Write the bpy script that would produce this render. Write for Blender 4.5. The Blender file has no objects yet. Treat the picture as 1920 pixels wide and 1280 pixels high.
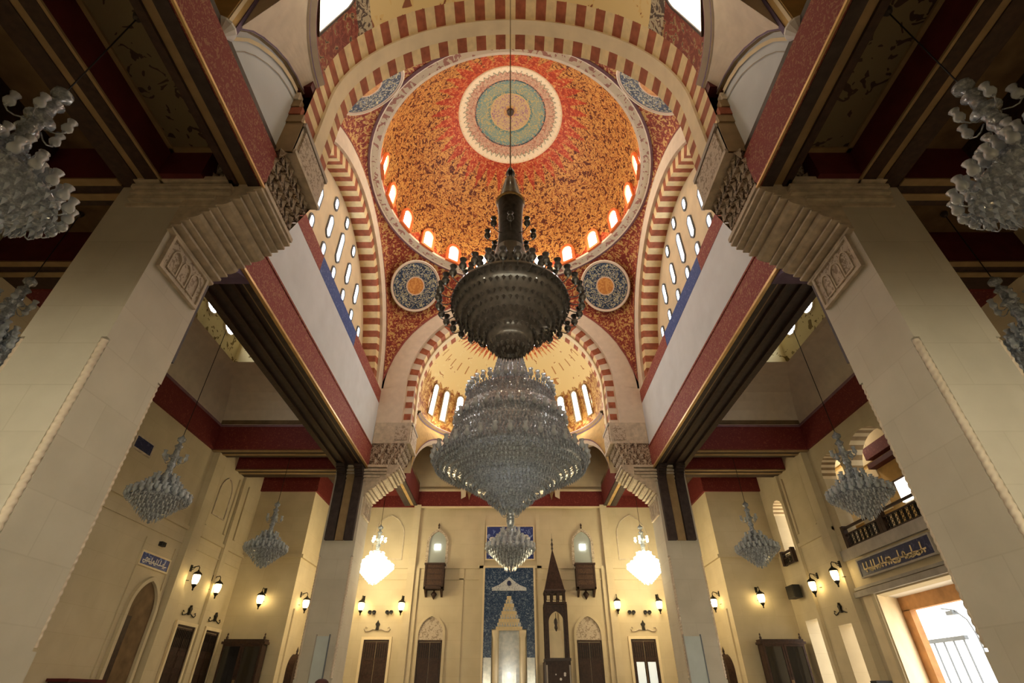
import bpy, bmesh, math, random
from mathutils import Vector, Matrix
PI = math.pi
sin, cos, sqrt = math.sin, math.cos, math.sqrt
SC = bpy.context.scene
COL = SC.collection
EYE = 1.6                       # everything is laid out relative to eye height, then lifted
random.seed(7)

# ------------------------------------------------------------------ node helper
class NB:
    def __init__(s, name):
        m = bpy.data.materials.new(name); m.use_nodes = True
        s.m = m; s.nt = m.node_tree; s.nt.nodes.clear()
        s.out = s.nt.nodes.new('ShaderNodeOutputMaterial')
    def n(s, t): return s.nt.nodes.new(t)
    def put(s, sock, v):
        if isinstance(v, bpy.types.NodeSocket): s.nt.links.new(v, sock)
        elif v is not None: sock.default_value = v
    def math(s, op, a, b=None, c=None):
        n = s.n('ShaderNodeMath'); n.operation = op
        s.put(n.inputs[0], a)
        if b is not None: s.put(n.inputs[1], b)
        if c is not None: s.put(n.inputs[2], c)
        return n.outputs[0]
    def uv(s):
        n = s.n('ShaderNodeUVMap'); n.uv_map = 'UVMap'; return n.outputs[0]
    def obj(s): return s.n('ShaderNodeTexCoord').outputs['Object']
    def pos(s): return s.n('ShaderNodeNewGeometry').outputs['Position']
    def xyz(s, v):
        n = s.n('ShaderNodeSeparateXYZ'); s.put(n.inputs[0], v); return n.outputs
    def comb(s, x, y, z=0.0):
        n = s.n('ShaderNodeCombineXYZ')
        for i, q in enumerate((x, y, z)): s.put(n.inputs[i], q)
        return n.outputs[0]
    def noise(s, v, scale, det=2.0, rough=.5, dist=0.0):
        n = s.n('ShaderNodeTexNoise'); s.put(n.inputs['Vector'], v)
        n.inputs['Scale'].default_value = scale; n.inputs['Detail'].default_value = det
        n.inputs['Roughness'].default_value = rough; n.inputs['Distortion'].default_value = dist
        return n.outputs['Fac']
    def voro(s, v, scale, feat='F1'):
        n = s.n('ShaderNodeTexVoronoi'); n.feature = feat; s.put(n.inputs['Vector'], v)
        n.inputs['Scale'].default_value = scale; return n.outputs['Distance']
    def ramp(s, f, stops, const=False):
        n = s.n('ShaderNodeValToRGB'); s.put(n.inputs[0], f)
        cr = n.color_ramp
        if const: cr.interpolation = 'CONSTANT'
        while len(cr.elements) < len(stops): cr.elements.new(.5)
        for e, (p, c) in zip(cr.elements, stops):
            e.position = p; e.color = tuple(c) + ((1,) if len(c) == 3 else ())
        return n.outputs[0]
    def mix(s, f, a, b, mode='MIX'):
        n = s.n('ShaderNodeMix'); n.data_type = 'RGBA'; n.blend_type = mode
        s.put(n.inputs[0], f)
        for i, q in ((6, a), (7, b)):
            if isinstance(q, tuple) and len(q) == 3: q = q + (1,)
            s.put(n.inputs[i], q)
        return n.outputs[2]
    def bump(s, h, st=.3, dist=.02):
        n = s.n('ShaderNodeBump'); s.put(n.inputs['Height'], h)
        n.inputs['Strength'].default_value = st; n.inputs['Distance'].default_value = dist
        return n.outputs[0]
    def bsdf(s, col, rough=.7, metal=0.0, spec=.3, bump=None, emit=None, es=0.0, trans=0.0, coat=0.0):
        n = s.n('ShaderNodeBsdfPrincipled')
        if isinstance(col, tuple) and len(col) == 3: col = col + (1,)
        s.put(n.inputs['Base Color'], col); s.put(n.inputs['Roughness'], rough)
        s.put(n.inputs['Metallic'], metal); s.put(n.inputs['Specular IOR Level'], spec)
        n.inputs['Transmission Weight'].default_value = trans
        n.inputs['Coat Weight'].default_value = coat
        if bump is not None: s.put(n.inputs['Normal'], bump)
        if emit is not None:
            n.inputs['Emission Color'].default_value = tuple(emit) + (1,)
            n.inputs['Emission Strength'].default_value = es
        s.nt.links.new(n.outputs[0], s.out.inputs[0]); return s.m

M = {}
def plain(name, col, rough=.7, metal=0.0, spec=.3, nz=.12, sc=3.0, **k):
    b = NB(name); f = b.noise(b.obj(), sc, 4)
    lo = tuple(c*(1-nz) for c in col); hi = tuple(min(1, c*(1+nz)) for c in col)
    M[name] = b.bsdf(b.ramp(f, [(.3, lo), (.7, hi)]), rough, metal, spec, **k)
def glow(name, col, st):
    b = NB(name); M[name] = b.bsdf((.8, .8, .8), .5, emit=col, es=st)
def ornament(name, base, fleck, sc=4.0, thr=.55, rough=.7, third=None, dist=1.5, metal=0.0):
    b = NB(name); v = b.obj(); f = b.noise(v, sc, 2, .6, dist)
    st = [(0, base), (thr, fleck)]
    if third: st = [(0, third), (1-thr, base), (thr, fleck)]
    M[name] = b.bsdf(b.ramp(f, st, True), rough, metal)

def make_materials():
    # ashlar stone with joints
    def ashlar(name, c1, c2, mortar, bw=1.1, bh=.62):
        b = NB(name); x, y, z = b.xyz(b.obj()); h = b.math('ADD', x, y)
        n = b.n('ShaderNodeTexBrick'); b.put(n.inputs['Vector'], b.comb(h, z, 0.0))
        n.inputs['Color1'].default_value = c1 + (1,); n.inputs['Color2'].default_value = c2 + (1,)
        n.inputs['Mortar'].default_value = mortar + (1,)
        n.inputs['Scale'].default_value = 1.0; n.inputs['Mortar Size'].default_value = .012
        n.inputs['Brick Width'].default_value = bw; n.inputs['Row Height'].default_value = bh
        f = b.noise(b.obj(), 1.3, 5)
        c = b.mix(.5, n.outputs[0], b.ramp(f, [(.3, tuple(q*.85 for q in c1)), (.7, c2)]))
        M[name] = b.bsdf(c, .75, spec=.25, bump=b.bump(b.noise(b.obj(), 18, 3), .12, .01))
    ashlar('stone', (.58, .54, .45), (.64, .60, .51), (.53, .49, .40), 1.5, .85)
    ashlar('wallstone', (.60, .51, .34), (.65, .56, .39), (.56, .47, .31), 1.6, .8)
    plain('sandstone', (.58, .50, .39), .8, nz=.2, sc=5)
    plain('plaster', (.68, .73, .79), .85, nz=.05, sc=1.2)
    plain('cream', (.78, .66, .45), .8, nz=.08, sc=1.5)
    plain('orange', (.72, .17, .05), .6)
    plain('ochre', (.60, .40, .16), .8, nz=.12)
    plain('pinkcream', (.72, .62, .50), .8, nz=.06)
    plain('redbrown', (.36, .11, .055), .7, nz=.25, sc=4)
    plain('stripecream', (.80, .64, .36), .75, nz=.1, sc=4)
    plain('deepred', (.09, .013, .014), .6, nz=.2)
    plain('darkwood', (.045, .024, .017), .5, nz=.35, sc=8)
    plain('beamdark', (.05, .035, .032), .5, nz=.3, sc=5)
    plain('tan', (.32, .22, .11), .6, nz=.15)
    plain('goldline', (.62, .42, .18), .4, .5, nz=.15)
    plain('purple', (.16, .11, .20), .7, nz=.15)
    plain('mauve', (.24, .13, .16), .7, nz=.15)
    plain('coffer', (.17, .11, .055), .8, nz=.3, sc=2)
    plain('iron', (.02, .018, .016), .45, .4, nz=.2)
    plain('blackbox', (.02, .02, .022), .5, nz=.2)
    plain('bronze', (.075, .064, .057), .35, .2, nz=.35, sc=14, coat=.3)  # bronze fittings; on the near chandelier, grey crystal painted dark for its shade
    plain('carpet', (.27, .235, .20), .95, nz=.2, sc=6)
    plain('greystone', (.42, .38, .33), .8, nz=.12)
    plain('bluegrey', (.16, .19, .23), .5)
    plain('white', (.85, .84, .82), .5, nz=.03)
    plain('glasspanel', (.55, .62, .62), .15, nz=.08, sc=1.2)
    plain('exterior', (.82, .74, .58), .9, nz=.06)
    plain('portalwood', (.50, .26, .11), .7, nz=.2)
    plain('skin', (.55, .34, .24), .6); plain('hair', (.06, .02, .018), .6); plain('cloth', (.18, .03, .04), .85)
    plain('trousers', (.03, .03, .04), .85)
    # crystal: glassy grey with bright flecks
    b = NB('crystal'); v = b.obj(); f = b.voro(v, 9.0)
    c = b.ramp(b.noise(v, 16, 3, .7), [(.3, (.18, .205, .235)), (.55, (.40, .45, .51)), (.75, (.82, .89, .97))])
    M['crystal'] = b.bsdf(c, .12, 0, .8, bump=b.bump(f, .5, .03), trans=.25, coat=.4)
    b = NB('crystaldrop'); f = b.noise(b.obj(), 7, 2, .6)
    M['crystaldrop'] = b.bsdf(b.ramp(f, [(.3, (.34, .39, .46)), (.7, (.74, .82, .92))]), .08, 0, .9, trans=.35, coat=.5)
    b = NB('cupglass')
    M['cupglass'] = b.bsdf((.55, .61, .66), .1, 0, .8, trans=.3, coat=.4)
    # red bands with gold arabesque
    ornament('redband', (.27, .055, .05), (.40, .17, .10), 9.0, .56, dist=2.0)
    ornament('redpanel', (.15, .02, .018), (.24, .055, .035), 9.0, .6, dist=2.0)
    ornament('blueband', (.055, .10, .32), (.16, .22, .5), 9.0, .6, dist=2.0)
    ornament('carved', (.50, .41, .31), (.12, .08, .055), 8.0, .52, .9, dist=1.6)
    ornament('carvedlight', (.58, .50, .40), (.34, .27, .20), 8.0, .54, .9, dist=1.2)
    ornament('pendentive', (.34, .07, .035), (.58, .36, .13), 5.0, .54, third=(.20, .03, .02), dist=1.2)
    ornament('ringband', (.82, .75, .60), (.50, .27, .23), 3.6, .555, dist=.6)
    ornament('floral', (.20, .155, .085), (.05, .03, .02), 2.6, .60, dist=1.0)
    ornament('floralbright', (.76, .64, .36), (.22, .15, .05), 2.6, .60, dist=1.0)
    ornament('mashrabiya', (.055, .03, .02), (.10, .055, .035), 14.0, .52)
    ornament('bluetile', (.035, .07, .15), (.22, .28, .36), 11.0, .58, .25, third=(.018, .035, .09))
    ornament('bluepanel', (.03, .05, .22), (.22, .30, .62), 4.0, .6, .3)
    ornament('darkblue', (.025, .03, .09), (.07, .08, .16), 6.0, .58, .5)
    ornament('whitecarve', (.62, .64, .66), (.30, .33, .40), 9.0, .57)
    ornament('woodpanel', (.055, .027, .018), (.034, .017, .012), 6.0, .52, .4)
    # the gold dome: UV = (turn, height 0..1)
    b = NB('domegold'); v = b.obj(); u_, h_, _ = b.xyz(b.uv())
    n1 = b.noise(v, 4.6, 2, .6, 1.0)
    gold = b.ramp(n1, [(0, (.10, .025, .012)), (.43, (.33, .10, .03)), (.475, (.64, .36, .10)), (.56, (.46, .18, .045)), (.62, (.20, .055, .022))], True)
    red = b.ramp(n1, [(0, (.34, .04, .018)), (.46, (.52, .085, .03)), (.57, (.68, .36, .13)), (.615, (.42, .06, .025))], True)
    tri = b.math('PINGPONG', b.math('MULTIPLY', u_, 36.0), .5)
    edge = b.math('ADD', b.math('ADD', .46, b.math('MULTIPLY', n1, .13)), b.math('MULTIPLY', tri, .26))
    f = b.math('GREATER_THAN', h_, edge)
    low = b.math('LESS_THAN', h_, b.math('ADD', .02, b.math('MULTIPLY', tri, .10)))
    M['domegold'] = b.bsdf(b.mix(low, b.mix(f, gold, red), red), .45, .15, .4)
    # dome medallion: UV = (turn, radius in metres)
    b = NB('medallion'); v = b.obj(); u_, r_, _ = b.xyz(b.uv())
    q = b.math('DIVIDE', r_, 3.0)
    leaf = b.math('PINGPONG', b.math('MULTIPLY', u_, 56.0), .5)
    q2 = b.math('ADD', q, b.math('MULTIPLY', b.math('MULTIPLY', b.math('SUBTRACT', leaf, .25), .16), b.math('GREATER_THAN', q, .78)))
    base = b.ramp(q2, [(0, (.62, .38, .12)), (.12, (.58, .46, .24)), (.34, (.62, .46, .22)), (.385, (.10, .24, .25)), (.43, (.24, .35, .28)),
                       (.60, (.15, .30, .30)), (.665, (.03, .07, .08)), (.69, (.62, .42, .28)), (.74, (.55, .40, .28)), (.80, (.66, .46, .32)), (.845, (.30, .33, .22)), (.885, (.88, .80, .58)), (.99, (.80, .62, .30))], True)
    fl = b.math('GREATER_THAN', b.noise(v, 7.5, 2, .6, 1.5), .545)
    alt = b.ramp(q, [(0, (.34, .20, .26)), (.36, (.50, .44, .20)), (.66, (.42, .20, .14)), (.86, (.85, .78, .58))], True)
    M['medallion'] = b.bsdf(b.mix(fl, base, alt), .6)
    # pendentive roundel: UV = (turn, radius 0..1)
    b = NB('roundel'); v = b.obj(); u_, r_, _ = b.xyz(b.uv())
    n1 = b.noise(b.comb(b.math('MULTIPLY', u_, 30.0), b.math('MULTIPLY', r_, 8.0)), 1.0, 2, .6, 2.0)
    scr = b.ramp(n1, [(0, (.012, .025, .05)), (.44, (.05, .09, .20)), (.49, (.012, .03, .055)), (.535, (.62, .58, .36)), (.60, (.02, .04, .07)), (.66, (.35, .42, .52))], True)
    ctr = b.ramp(b.noise(v, 7, 2), [(0, (.50, .20, .05)), (.5, (.62, .30, .08))], True)
    band = b.ramp(r_, [(0, (.5, .2, .05)), (.34, (.62, .45, .34)), (.39, (.06, .09, .16)), (.93, (.03, .05, .06)), (.955, (.60, .46, .38))], True)
    isC = b.math('LESS_THAN', r_, .34)
    isS = b.math('MULTIPLY', b.math('GREATER_THAN', r_, .39), b.math('LESS_THAN', r_, .93))
    M['roundel'] = b.bsdf(b.mix(isS, b.mix(isC, band, ctr), scr), .6)
    # half domes: UV = (turn -1..1, height 0..1)
    b = NB('halfdome'); v = b.obj(); u_, h_, _ = b.xyz(b.uv())
    n1 = b.noise(v, 3.4, 2, .6, 1.2)
    top = b.ramp(b.noise(v, 2.0, 2, .6, .6), [(0, (.80, .62, .28)), (.60, (.82, .66, .32)), (.66, (.48, .22, .07))], True)
    bot = b.ramp(n1, [(0, (.26, .08, .02)), (.45, (.46, .24, .06)), (.58, (.66, .44, .16))], True)
    dash = b.math('MULTIPLY', b.math('GREATER_THAN', b.math('PINGPONG', b.math('MULTIPLY', u_, 9.0), .5), .44),
                  b.math('GREATER_THAN', b.math('PINGPONG', b.math('MULTIPLY', h_, 5.0), .5), .34))
    top = b.mix(dash, top, (.45, .20, .06))
    redf = b.math('GREATER_THAN', h_, b.math('ADD', .62, b.math('MULTIPLY', b.math('PINGPONG', b.math('MULTIPLY', u_, 13.0), .5), .22)))
    redt = b.ramp(n1, [(0, (.42, .07, .02)), (.5, (.62, .20, .05)), (.6, (.75, .40, .12))], True)
    lo = b.math('LESS_THAN', h_, b.math('ADD', .30, b.math('MULTIPLY', b.math('PINGPONG', b.math('MULTIPLY', u_, 13.5), .5), .06)))
    c = b.mix(lo, b.mix(redf, top, redt), bot)
    M['halfdome'] = b.bsdf(c, .6)
    b = NB('halfdomenear'); v = b.obj(); u_, h_, _ = b.xyz(b.uv())
    n1 = b.noise(v, 3.2, 2, .6, 1.4)
    top = b.ramp(b.noise(v, 1.6, 2, .6, .6), [(0, (.82, .64, .30)), (.62, (.80, .58, .24)), (.66, (.30, .10, .04))], True)
    side = b.ramp(n1, [(0, (.20, .035, .02)), (.45, (.30, .07, .04)), (.58, (.42, .27, .12)), (.64, (.10, .05, .03))], True)
    au = b.math('ABSOLUTE', u_)
    sf = b.math('LESS_THAN', h_, .45)
    cv = b.math('MULTIPLY', b.math('GREATER_THAN', h_, .385), b.math('LESS_THAN', h_, .45)); car = b.ramp(n1, [(0, (.10, .07, .05)), (.46, (.52, .44, .30)), (.62, (.16, .09, .06))], True)
    side = b.mix(cv, side, car)
    M['halfdomenear'] = b.bsdf(b.mix(sf, top, side), .6)
    # light givers
    glow('daypane', (.93, .97, 1.0), DAY)
    glow('daypane_warm', (1.0, .90, .70), 2.2)
    glow('nearpane', (1.0, .93, .72), 5.0)
    glow('lampglass', (1.0, .74, .32), LAMP)
    glow('litcrystal', (1.0, .86, .52), LIT)
    glow('bulb', (1.0, .93, .78), 6.0)
    glow('screen', (.62, .78, .80), .55)
DAY, LAMP, LIT = 16.0, 16.0, 9.0

# ------------------------------------------------------------------ mesh helper
class MB:
    def __init__(s): s.v = []; s.f = []; s.m = []; s.uv = {}; s.mats = []
    def mi(s, n):
        if n not in s.mats: s.mats.append(n)
        return s.mats.index(n)
    def face(s, pts, mat, uvs=None):
        i0 = len(s.v); s.v += [tuple(p) for p in pts]
        s.f.append(list(range(i0, i0+len(pts)))); s.m.append(s.mi(mat))
        if uvs: s.uv[len(s.f)-1] = uvs
    def box(s, x0, x1, y0, y1, z0, z1, mat):
        x0, x1 = min(x0, x1), max(x0, x1); y0, y1 = min(y0, y1), max(y0, y1)
        i = len(s.v)
        s.v += [(x, y, z) for z in (z0, z1) for y in (y0, y1) for x in (x0, x1)]
        for q in ((0, 2, 3, 1), (4, 5, 7, 6), (0, 1, 5, 4), (2, 6, 7, 3), (0, 4, 6, 2), (1, 3, 7, 5)):
            s.f.append([i+k for k in q]); s.m.append(s.mi(mat))
        return s
    def grid(s, P, nu, nv, mat, uvf=None, matf=None):
        i0 = len(s.v)
        for a in range(nu+1):
            for b in range(nv+1): s.v.append(tuple(P(a/nu, b/nv)))
        for a in range(nu):
            for b in range(nv):
                q = [i0+a*(nv+1)+b, i0+(a+1)*(nv+1)+b, i0+(a+1)*(nv+1)+b+1, i0+a*(nv+1)+b+1]
                s.f.append(q); s.m.append(s.mi(matf(a, b) if matf else mat))
                if uvf: s.uv[len(s.f)-1] = [uvf(a/nu, b/nv), uvf((a+1)/nu, b/nv), uvf((a+1)/nu, (b+1)/nv), uvf(a/nu, (b+1)/nv)]
        return s
    def lathe(s, prof, mat, seg=24, c=(0, 0, 0), matf=None):
        def P(u, v):
            k = v*(len(prof)-1); i = min(int(k+1e-6), len(prof)-1); r, z = prof[i]
            a = 2*PI*u
            return (c[0]+r*cos(a), c[1]+r*sin(a), c[2]+z)
        return s.grid(P, seg, len(prof)-1, mat, matf=(lambda a, b: matf(b)) if matf else None)
    def tube(s, pts, r, mat, seg=8):
        pts = [Vector(p) for p in pts]; rings = []
        for i, p in enumerate(pts):
            d = (pts[min(i+1, len(pts)-1)]-pts[max(i-1, 0)]).normalized()
            a = d.cross(Vector((0, 0, 1)));  a = a if a.length > .05 else d.cross(Vector((1, 0, 0)))
            a.normalize(); b = d.cross(a); rr = r[i] if isinstance(r, (list, tuple)) else r
            rings.append([p+(a*cos(2*PI*k/seg)+b*sin(2*PI*k/seg))*rr for k in range(seg)])
        n = len(rings)
        s.grid(lambda u, v: rings[round(u*(n-1))][round(v*seg) % seg], n-1, seg, mat)
        s.face(rings[0], mat); s.face(rings[-1][::-1], mat); return s
    def prism(s, poly, a0, a1, mat, axis='y'):
        """closed polygon in the two other axes, extruded along axis"""
        def P(p, t):
            return {'y': (p[0], t, p[1]), 'x': (t, p[0], p[1]), 'z': (p[0], p[1], t)}[axis]
        n = len(poly)
        for i in range(n):
            p, q = poly[i], poly[(i+1) % n]
            s.face([P(p, a0), P(q, a0), P(q, a1), P(p, a1)], mat)
        s.face([P(p, a0) for p in poly], mat); s.face([P(p, a1) for p in poly][::-1], mat); return s
    def plate(s, P, pts, o0, o1, mat, side=None):
        """flat shape given in (a,b), set on a surface P(a,b,off), from off o0 to o1"""
        ca = sum(p[0] for p in pts)/len(pts); cb = sum(p[1] for p in pts)/len(pts); n = len(pts)
        for i in range(n):
            p, q = pts[i], pts[(i+1) % n]
            s.face([P(ca, cb, o1), P(p[0], p[1], o1), P(q[0], q[1], o1)], mat)
            if o0 != o1: s.face([P(p[0], p[1], o0), P(q[0], q[1], o0), P(q[0], q[1], o1), P(p[0], p[1], o1)], side or mat)
        return s
    def rim(s, P, inner, outer, o0, o1, mat):
        n = len(inner)
        for i in range(n):
            j = (i+1) % n
            a, b, c, d = inner[i], inner[j], outer[j], outer[i]
            s.face([P(*a, o1), P(*b, o1), P(*c, o1), P(*d, o1)], mat)
            s.face([P(*d, o0), P(*c, o0), P(*c, o1), P(*d, o1)], mat)
            s.face([P(*a, o0), P(*a, o1), P(*b, o1), P(*b, o0)], mat)
        return s
    def build(s, name, parent=None, smooth=False, kind=None, loc=None, merge=True):
        me = bpy.data.meshes.new(name); me.from_pydata(s.v, [], s.f)
        for k in s.mats: me.materials.append(M[k])
        for p, m in zip(me.polygons, s.m): p.material_index = m; p.use_smooth = smooth
        if s.uv:
            L = me.uv_layers.new(name='UVMap')
            for fi, uvs in s.uv.items():
                for li, q in zip(me.polygons[fi].loop_indices, uvs): L.data[li].uv = q
        bm = bmesh.new(); bm.from_mesh(me)
        if merge: bmesh.ops.remove_doubles(bm, verts=bm.verts, dist=1e-4)
        bmesh.ops.recalc_face_normals(bm, faces=bm.faces)
        bm.to_mesh(me); bm.free()
        o = bpy.data.objects.new(name, me); COL.objects.link(o)
        if parent: o.parent = parent
        if kind: o['kind'] = kind
        if loc: o.location = loc
        return o
def tag(o, label=None, cat=None, group=None, kind=None):
    if label: o['label'] = label
    if cat: o['category'] = cat
    if group: o['group'] = group
    if kind: o['kind'] = kind
    return o
def empty(name, loc=(0, 0, 0), rz=0.0):
    o = bpy.data.objects.new(name, None); COL.objects.link(o); o.location = loc; o.rotation_euler = (0, 0, rz)
    o.empty_display_size = .2; return o
def copy_tree(o, parent=None):
    c = o.copy(); COL.objects.link(c)
    if parent: c.parent = parent
    for ch in [k for k in bpy.data.objects if k.parent == o]: copy_tree(ch, c)
    return c
SIDE = {-1: 'left', 1: 'right'}

# outlines in (a,b): base centre at 0,0
def lancet(w, h, n=8, pointed=False):
    w2 = w/2; pts = [(-w2, 0), (w2, 0)]
    if pointed:
        R = w*.70; hh = sqrt(R*R-(R-w2)**2); zs = h-hh; aT = math.atan2(hh, R-w2)
        pts += [(w2-R+R*cos(aT*i/n), zs+R*sin(aT*i/n)) for i in range(n)]
        pts += [(0, h)] + [(-(w2-R+R*cos(aT*i/n)), zs+R*sin(aT*i/n)) for i in range(n-1, -1, -1)]
    else:
        zs = h-w2
        pts += [(w2*cos(PI*i/(2*n)), zs+w2*sin(PI*i/(2*n))) for i in range(2*n+1)]
    return pts
def capsule(w, h, n=6):
    r = w/2; c = h/2-r
    return [(r*cos(PI*i/n), c+r*sin(PI*i/n)) for i in range(n+1)] + [(r*cos(PI+PI*i/n), -c+r*sin(PI+PI*i/n)) for i in range(n+1)]
def slit(w, h):
    r = w/2; k = h/2-r*1.1
    return [(r, -k), (r, k), (r*.5, k+r*.75), (0, h/2), (-r*.5, k+r*.75), (-r, k), (-r, -k), (-r*.5, -k-r*.75), (0, -h/2), (r*.5, -k-r*.75)]
def rect(w, h, b0=0.0): return [(-w/2, b0), (w/2, b0), (w/2, b0+h), (-w/2, b0+h)]
def grow(pts, d):
    ca = sum(p[0] for p in pts)/len(pts); cb = sum(p[1] for p in pts)/len(pts)
    wa = max(p[0] for p in pts)-ca; wb = max(p[1] for p in pts)-cb; lb = cb-min(p[1] for p in pts)
    return [(ca+(p[0]-ca)*(1+d/wa), cb+(p[1]-cb)*(1+d/(wb if p[1] > cb else lb))) for p in pts]
def wallP(o, n):
    """flat wall frame: origin o, inward normal n (unit, horizontal); a runs to the right as seen from inside"""
    o = Vector(o); n = Vector(n); u = Vector((0, 0, 1)).cross(n)
    return lambda a, b, off: o+u*a+Vector((0, 0, b))+n*off

# ------------------------------------------------------------------ key measures (metres, relative to the eye)
PX, PXO = 7.2, 8.75                  # pillar inner / outer face
NY0, NY1 = 7.25, 8.95                # near pillars
FY0, FY1 = 24.35, 26.0               # far pillars
QY = 30.5                            # wall with the prayer niche
SX = 13.95                           # side walls
YC = 16.65; DC = 16.55               # crossing centre, dome centre
FLOOR = -EYE
HB, HB2 = 9.4, 10.55                 # beam underside / top of red band
RING, RI, RO, RISE = 21.45, 6.6, 7.13, 7.15

make_materials()

# ================================================================== THE SETTING
def build_shell():
    m = MB().box(-SX-4, SX+.6, -9, QY+1, FLOOR-.2, FLOOR, 'carpet'); m.build('floor', kind='structure')
    # qibla wall: centre part and the two set-forward aisle ends
    m = MB()
    m.box(-10.9, 10.9, QY, QY+.5, FLOOR, HB2+3.3, 'wallstone')
    for s in (-1, 1):
        m.box(s*10.9, s*(SX+.6), 27.8, QY+.5, FLOOR, HB2, 'wallstone')
    # ledges and pilasters
    m.box(-10.9, 10.9, QY-.10, QY, 5.88, 6.02, 'wallstone')
    m.box(-10.9, 10.9, QY-.05, QY, 5.3, 5.36, 'wallstone')
    for s in (-1, 1):
        m.box(s*5.35, s*5.75, QY-.25, QY, FLOOR, HB, 'wallstone')
        m.box(s*5.1, s*5.35, QY-.12, QY, FLOOR, 5.9, 'wallstone')
        m.box(s*1.5, s*1.75, QY-.10, QY, FLOOR, 8.6, 'wallstone')
        m.box(s*2.6, s*2.85, QY-.05, QY, FLOOR, 5.9, 'wallstone')
        m.box(s*10.85, s*(SX), 27.68, 27.8, 5.9, 6.05, 'wallstone')
        m.box(s*10.78, s*10.9, 27.7, QY, 5.9, 6.05, 'wallstone')
        m.box(s*10.82, s*10.9, 28.3, 28.6, FLOOR, 3.6, 'wallstone')
        # blind arch outlines beside the hanging lamps
        P = wallP((s*7.1, QY, 6.4), (0, -1, 0)); L = lancet(1.7, 2.4, 8, True)
        m.rim(P, L, grow(L, .06), 0, .05, 'sandstone')
    m.build('wall_front', kind='structure')
    MB().box(-SX-.6, SX+.6, -9.5, -9, FLOOR, 12, 'wallstone').build('wall_back', kind='structure')
    # left side wall with pilasters and ledge
    def pil(m, s, y0, y1, z0, z1, d, mat='wallstone'): m.box(s*(SX-d), s*SX, y0, y1, z0, z1, mat)
    m = MB().box(-SX-.6, -SX, -9, 27.8, FLOOR, HB2+2, 'wallstone')
    for y0, y1, z0, z1, d in ((16.6, 16.9, FLOOR, 9.4, .12), (22.3, 23.0, FLOOR, 9.4, .3), (23.4, 23.55, 6.4, 9.1, .07), (25.2, 25.35, 6.4, 9.1, .07), (25.55, 25.95, FLOOR, 9.4, .14), (26.3, 26.45, 6.4, 9.1, .07),
                              (13.2, 13.5, FLOOR, 9.4, .14), (14.6, 14.9, FLOOR, 9.4, .14), (-9, 27.8, 5.85, 6.0, .1), (-9, 27.8, 5.3, 5.36, .05), (20.0, 20.08, .5, 5.0, .05), (22.0, 22.08, 2.0, 5.0, .05)):
        pil(m, -1, y0, y1, z0, z1, d)
    P = wallP((-SX, 24.3, 7.0), (1, 0, 0)); L = lancet(1.1, 1.8, 8, True); m.rim(P, L, grow(L, .05), 0, .05, 'sandstone')
    m.build('wall_left', kind='structure')
    # right side wall, pierced by doorways, the gallery and windows
    holes = [(17.1, 22.0, FLOOR, 3.15), (17.0, 19.9, 4.95, 8.7), (20.25, 21.75, 4.95, 8.7), (23.1, 24.4, FLOOR, 2.45), (25.75, 27.0, FLOOR, 2.9), (25.8, 26.95, 5.85, 8.4)]
    ys = sorted({-9, 27.8} | {h[0] for h in holes} | {h[1] for h in holes}); zs = sorted({FLOOR, HB2+2} | {h[2] for h in holes} | {h[3] for h in holes})
    m = MB()
    for a, b in zip(ys, ys[1:]):
        for c, d in zip(zs, zs[1:]):
            if any(h[0] <= a and b <= h[1] and h[2] <= c and d <= h[3] for h in holes): continue
            m.box(SX, SX+.6, a, b, c, d, 'wallstone')
    for y0, y1, z0, z1, d in ((16.5, 16.8, FLOOR, 9.4, .12), (22.3, 22.9, FLOOR, 9.4, .3), (23.3, 23.45, 6.4, 9.1, .07), (25.1, 25.25, 6.4, 9.1, .07), (25.4, 25.65, FLOOR, 9.4, .14), (13.2, 13.5, FLOOR, 9.4, .14),
                              (-9, 16.8, 5.85, 6.0, .1), (22.3, 25.7, 5.85, 6.0, .1), (16.8, 22.3, 3.2, 3.4, .16), (16.8, 22.3, 3.45, 3.55, .08), (16.8, 22.3, 4.55, 4.95, .12), (21.2, 21.4, FLOOR, 3.2, .08)):
        m.box(SX-d, SX, y0, y1, z0, z1, 'greystone' if 16.7 < y0 < 17 else 'wallstone')
    m.build('wall_right', kind='structure')
    # recut arched heads as separate trims so the big wall keeps square holes
    def head(n, y0, y1, ztop, h):
        mm = MB(); yc = (y0+y1)/2; r = (y1-y0)/2; z = ztop-h
        N = 20
        for i in range(N):
            a0, a1 = PI*i/N, PI*(i+1)/N
            p0 = (yc+r*cos(a0), z+h*sin(a0)); p1 = (yc+r*cos(a1), z+h*sin(a1))
            for xx in (SX-.02, SX+.6): mm.face([(xx, *p0), (xx, *p1), (xx, p1[0], ztop+.01), (xx, p0[0], ztop+.01)], 'wallstone')
            mm.face([(SX-.02, *p0), (SX-.02, *p1), (SX+.6, *p1), (SX+.6, *p0)], 'tan' if i % 2 else 'cream')
        mm.build(n, kind='structure')
    head('trim_1', 17.0, 19.9, 8.7, 1.35)
    head('trim_2', 20.25, 21.75, 8.7, .8)
    head('trim_3', 25.8, 26.95, 8.4, .62)
    # places beyond the right wall: gallery room, portal and bright court
    m = MB()
    m.box(SX+6, SX+6.3, 28.6, 50, FLOOR, 12, 'exterior')
    m.box(SX+2.0, SX+2.2, 12, 25, FLOOR+6.3, 12, 'exterior')
    m.build('wall_outer', kind='structure')
    MB().box(SX+.6, SX+40, -10, 60, FLOOR-.2, FLOOR, 'exterior').build('ground', kind='structure')
    m = MB(); X = SX+1.9
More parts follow.
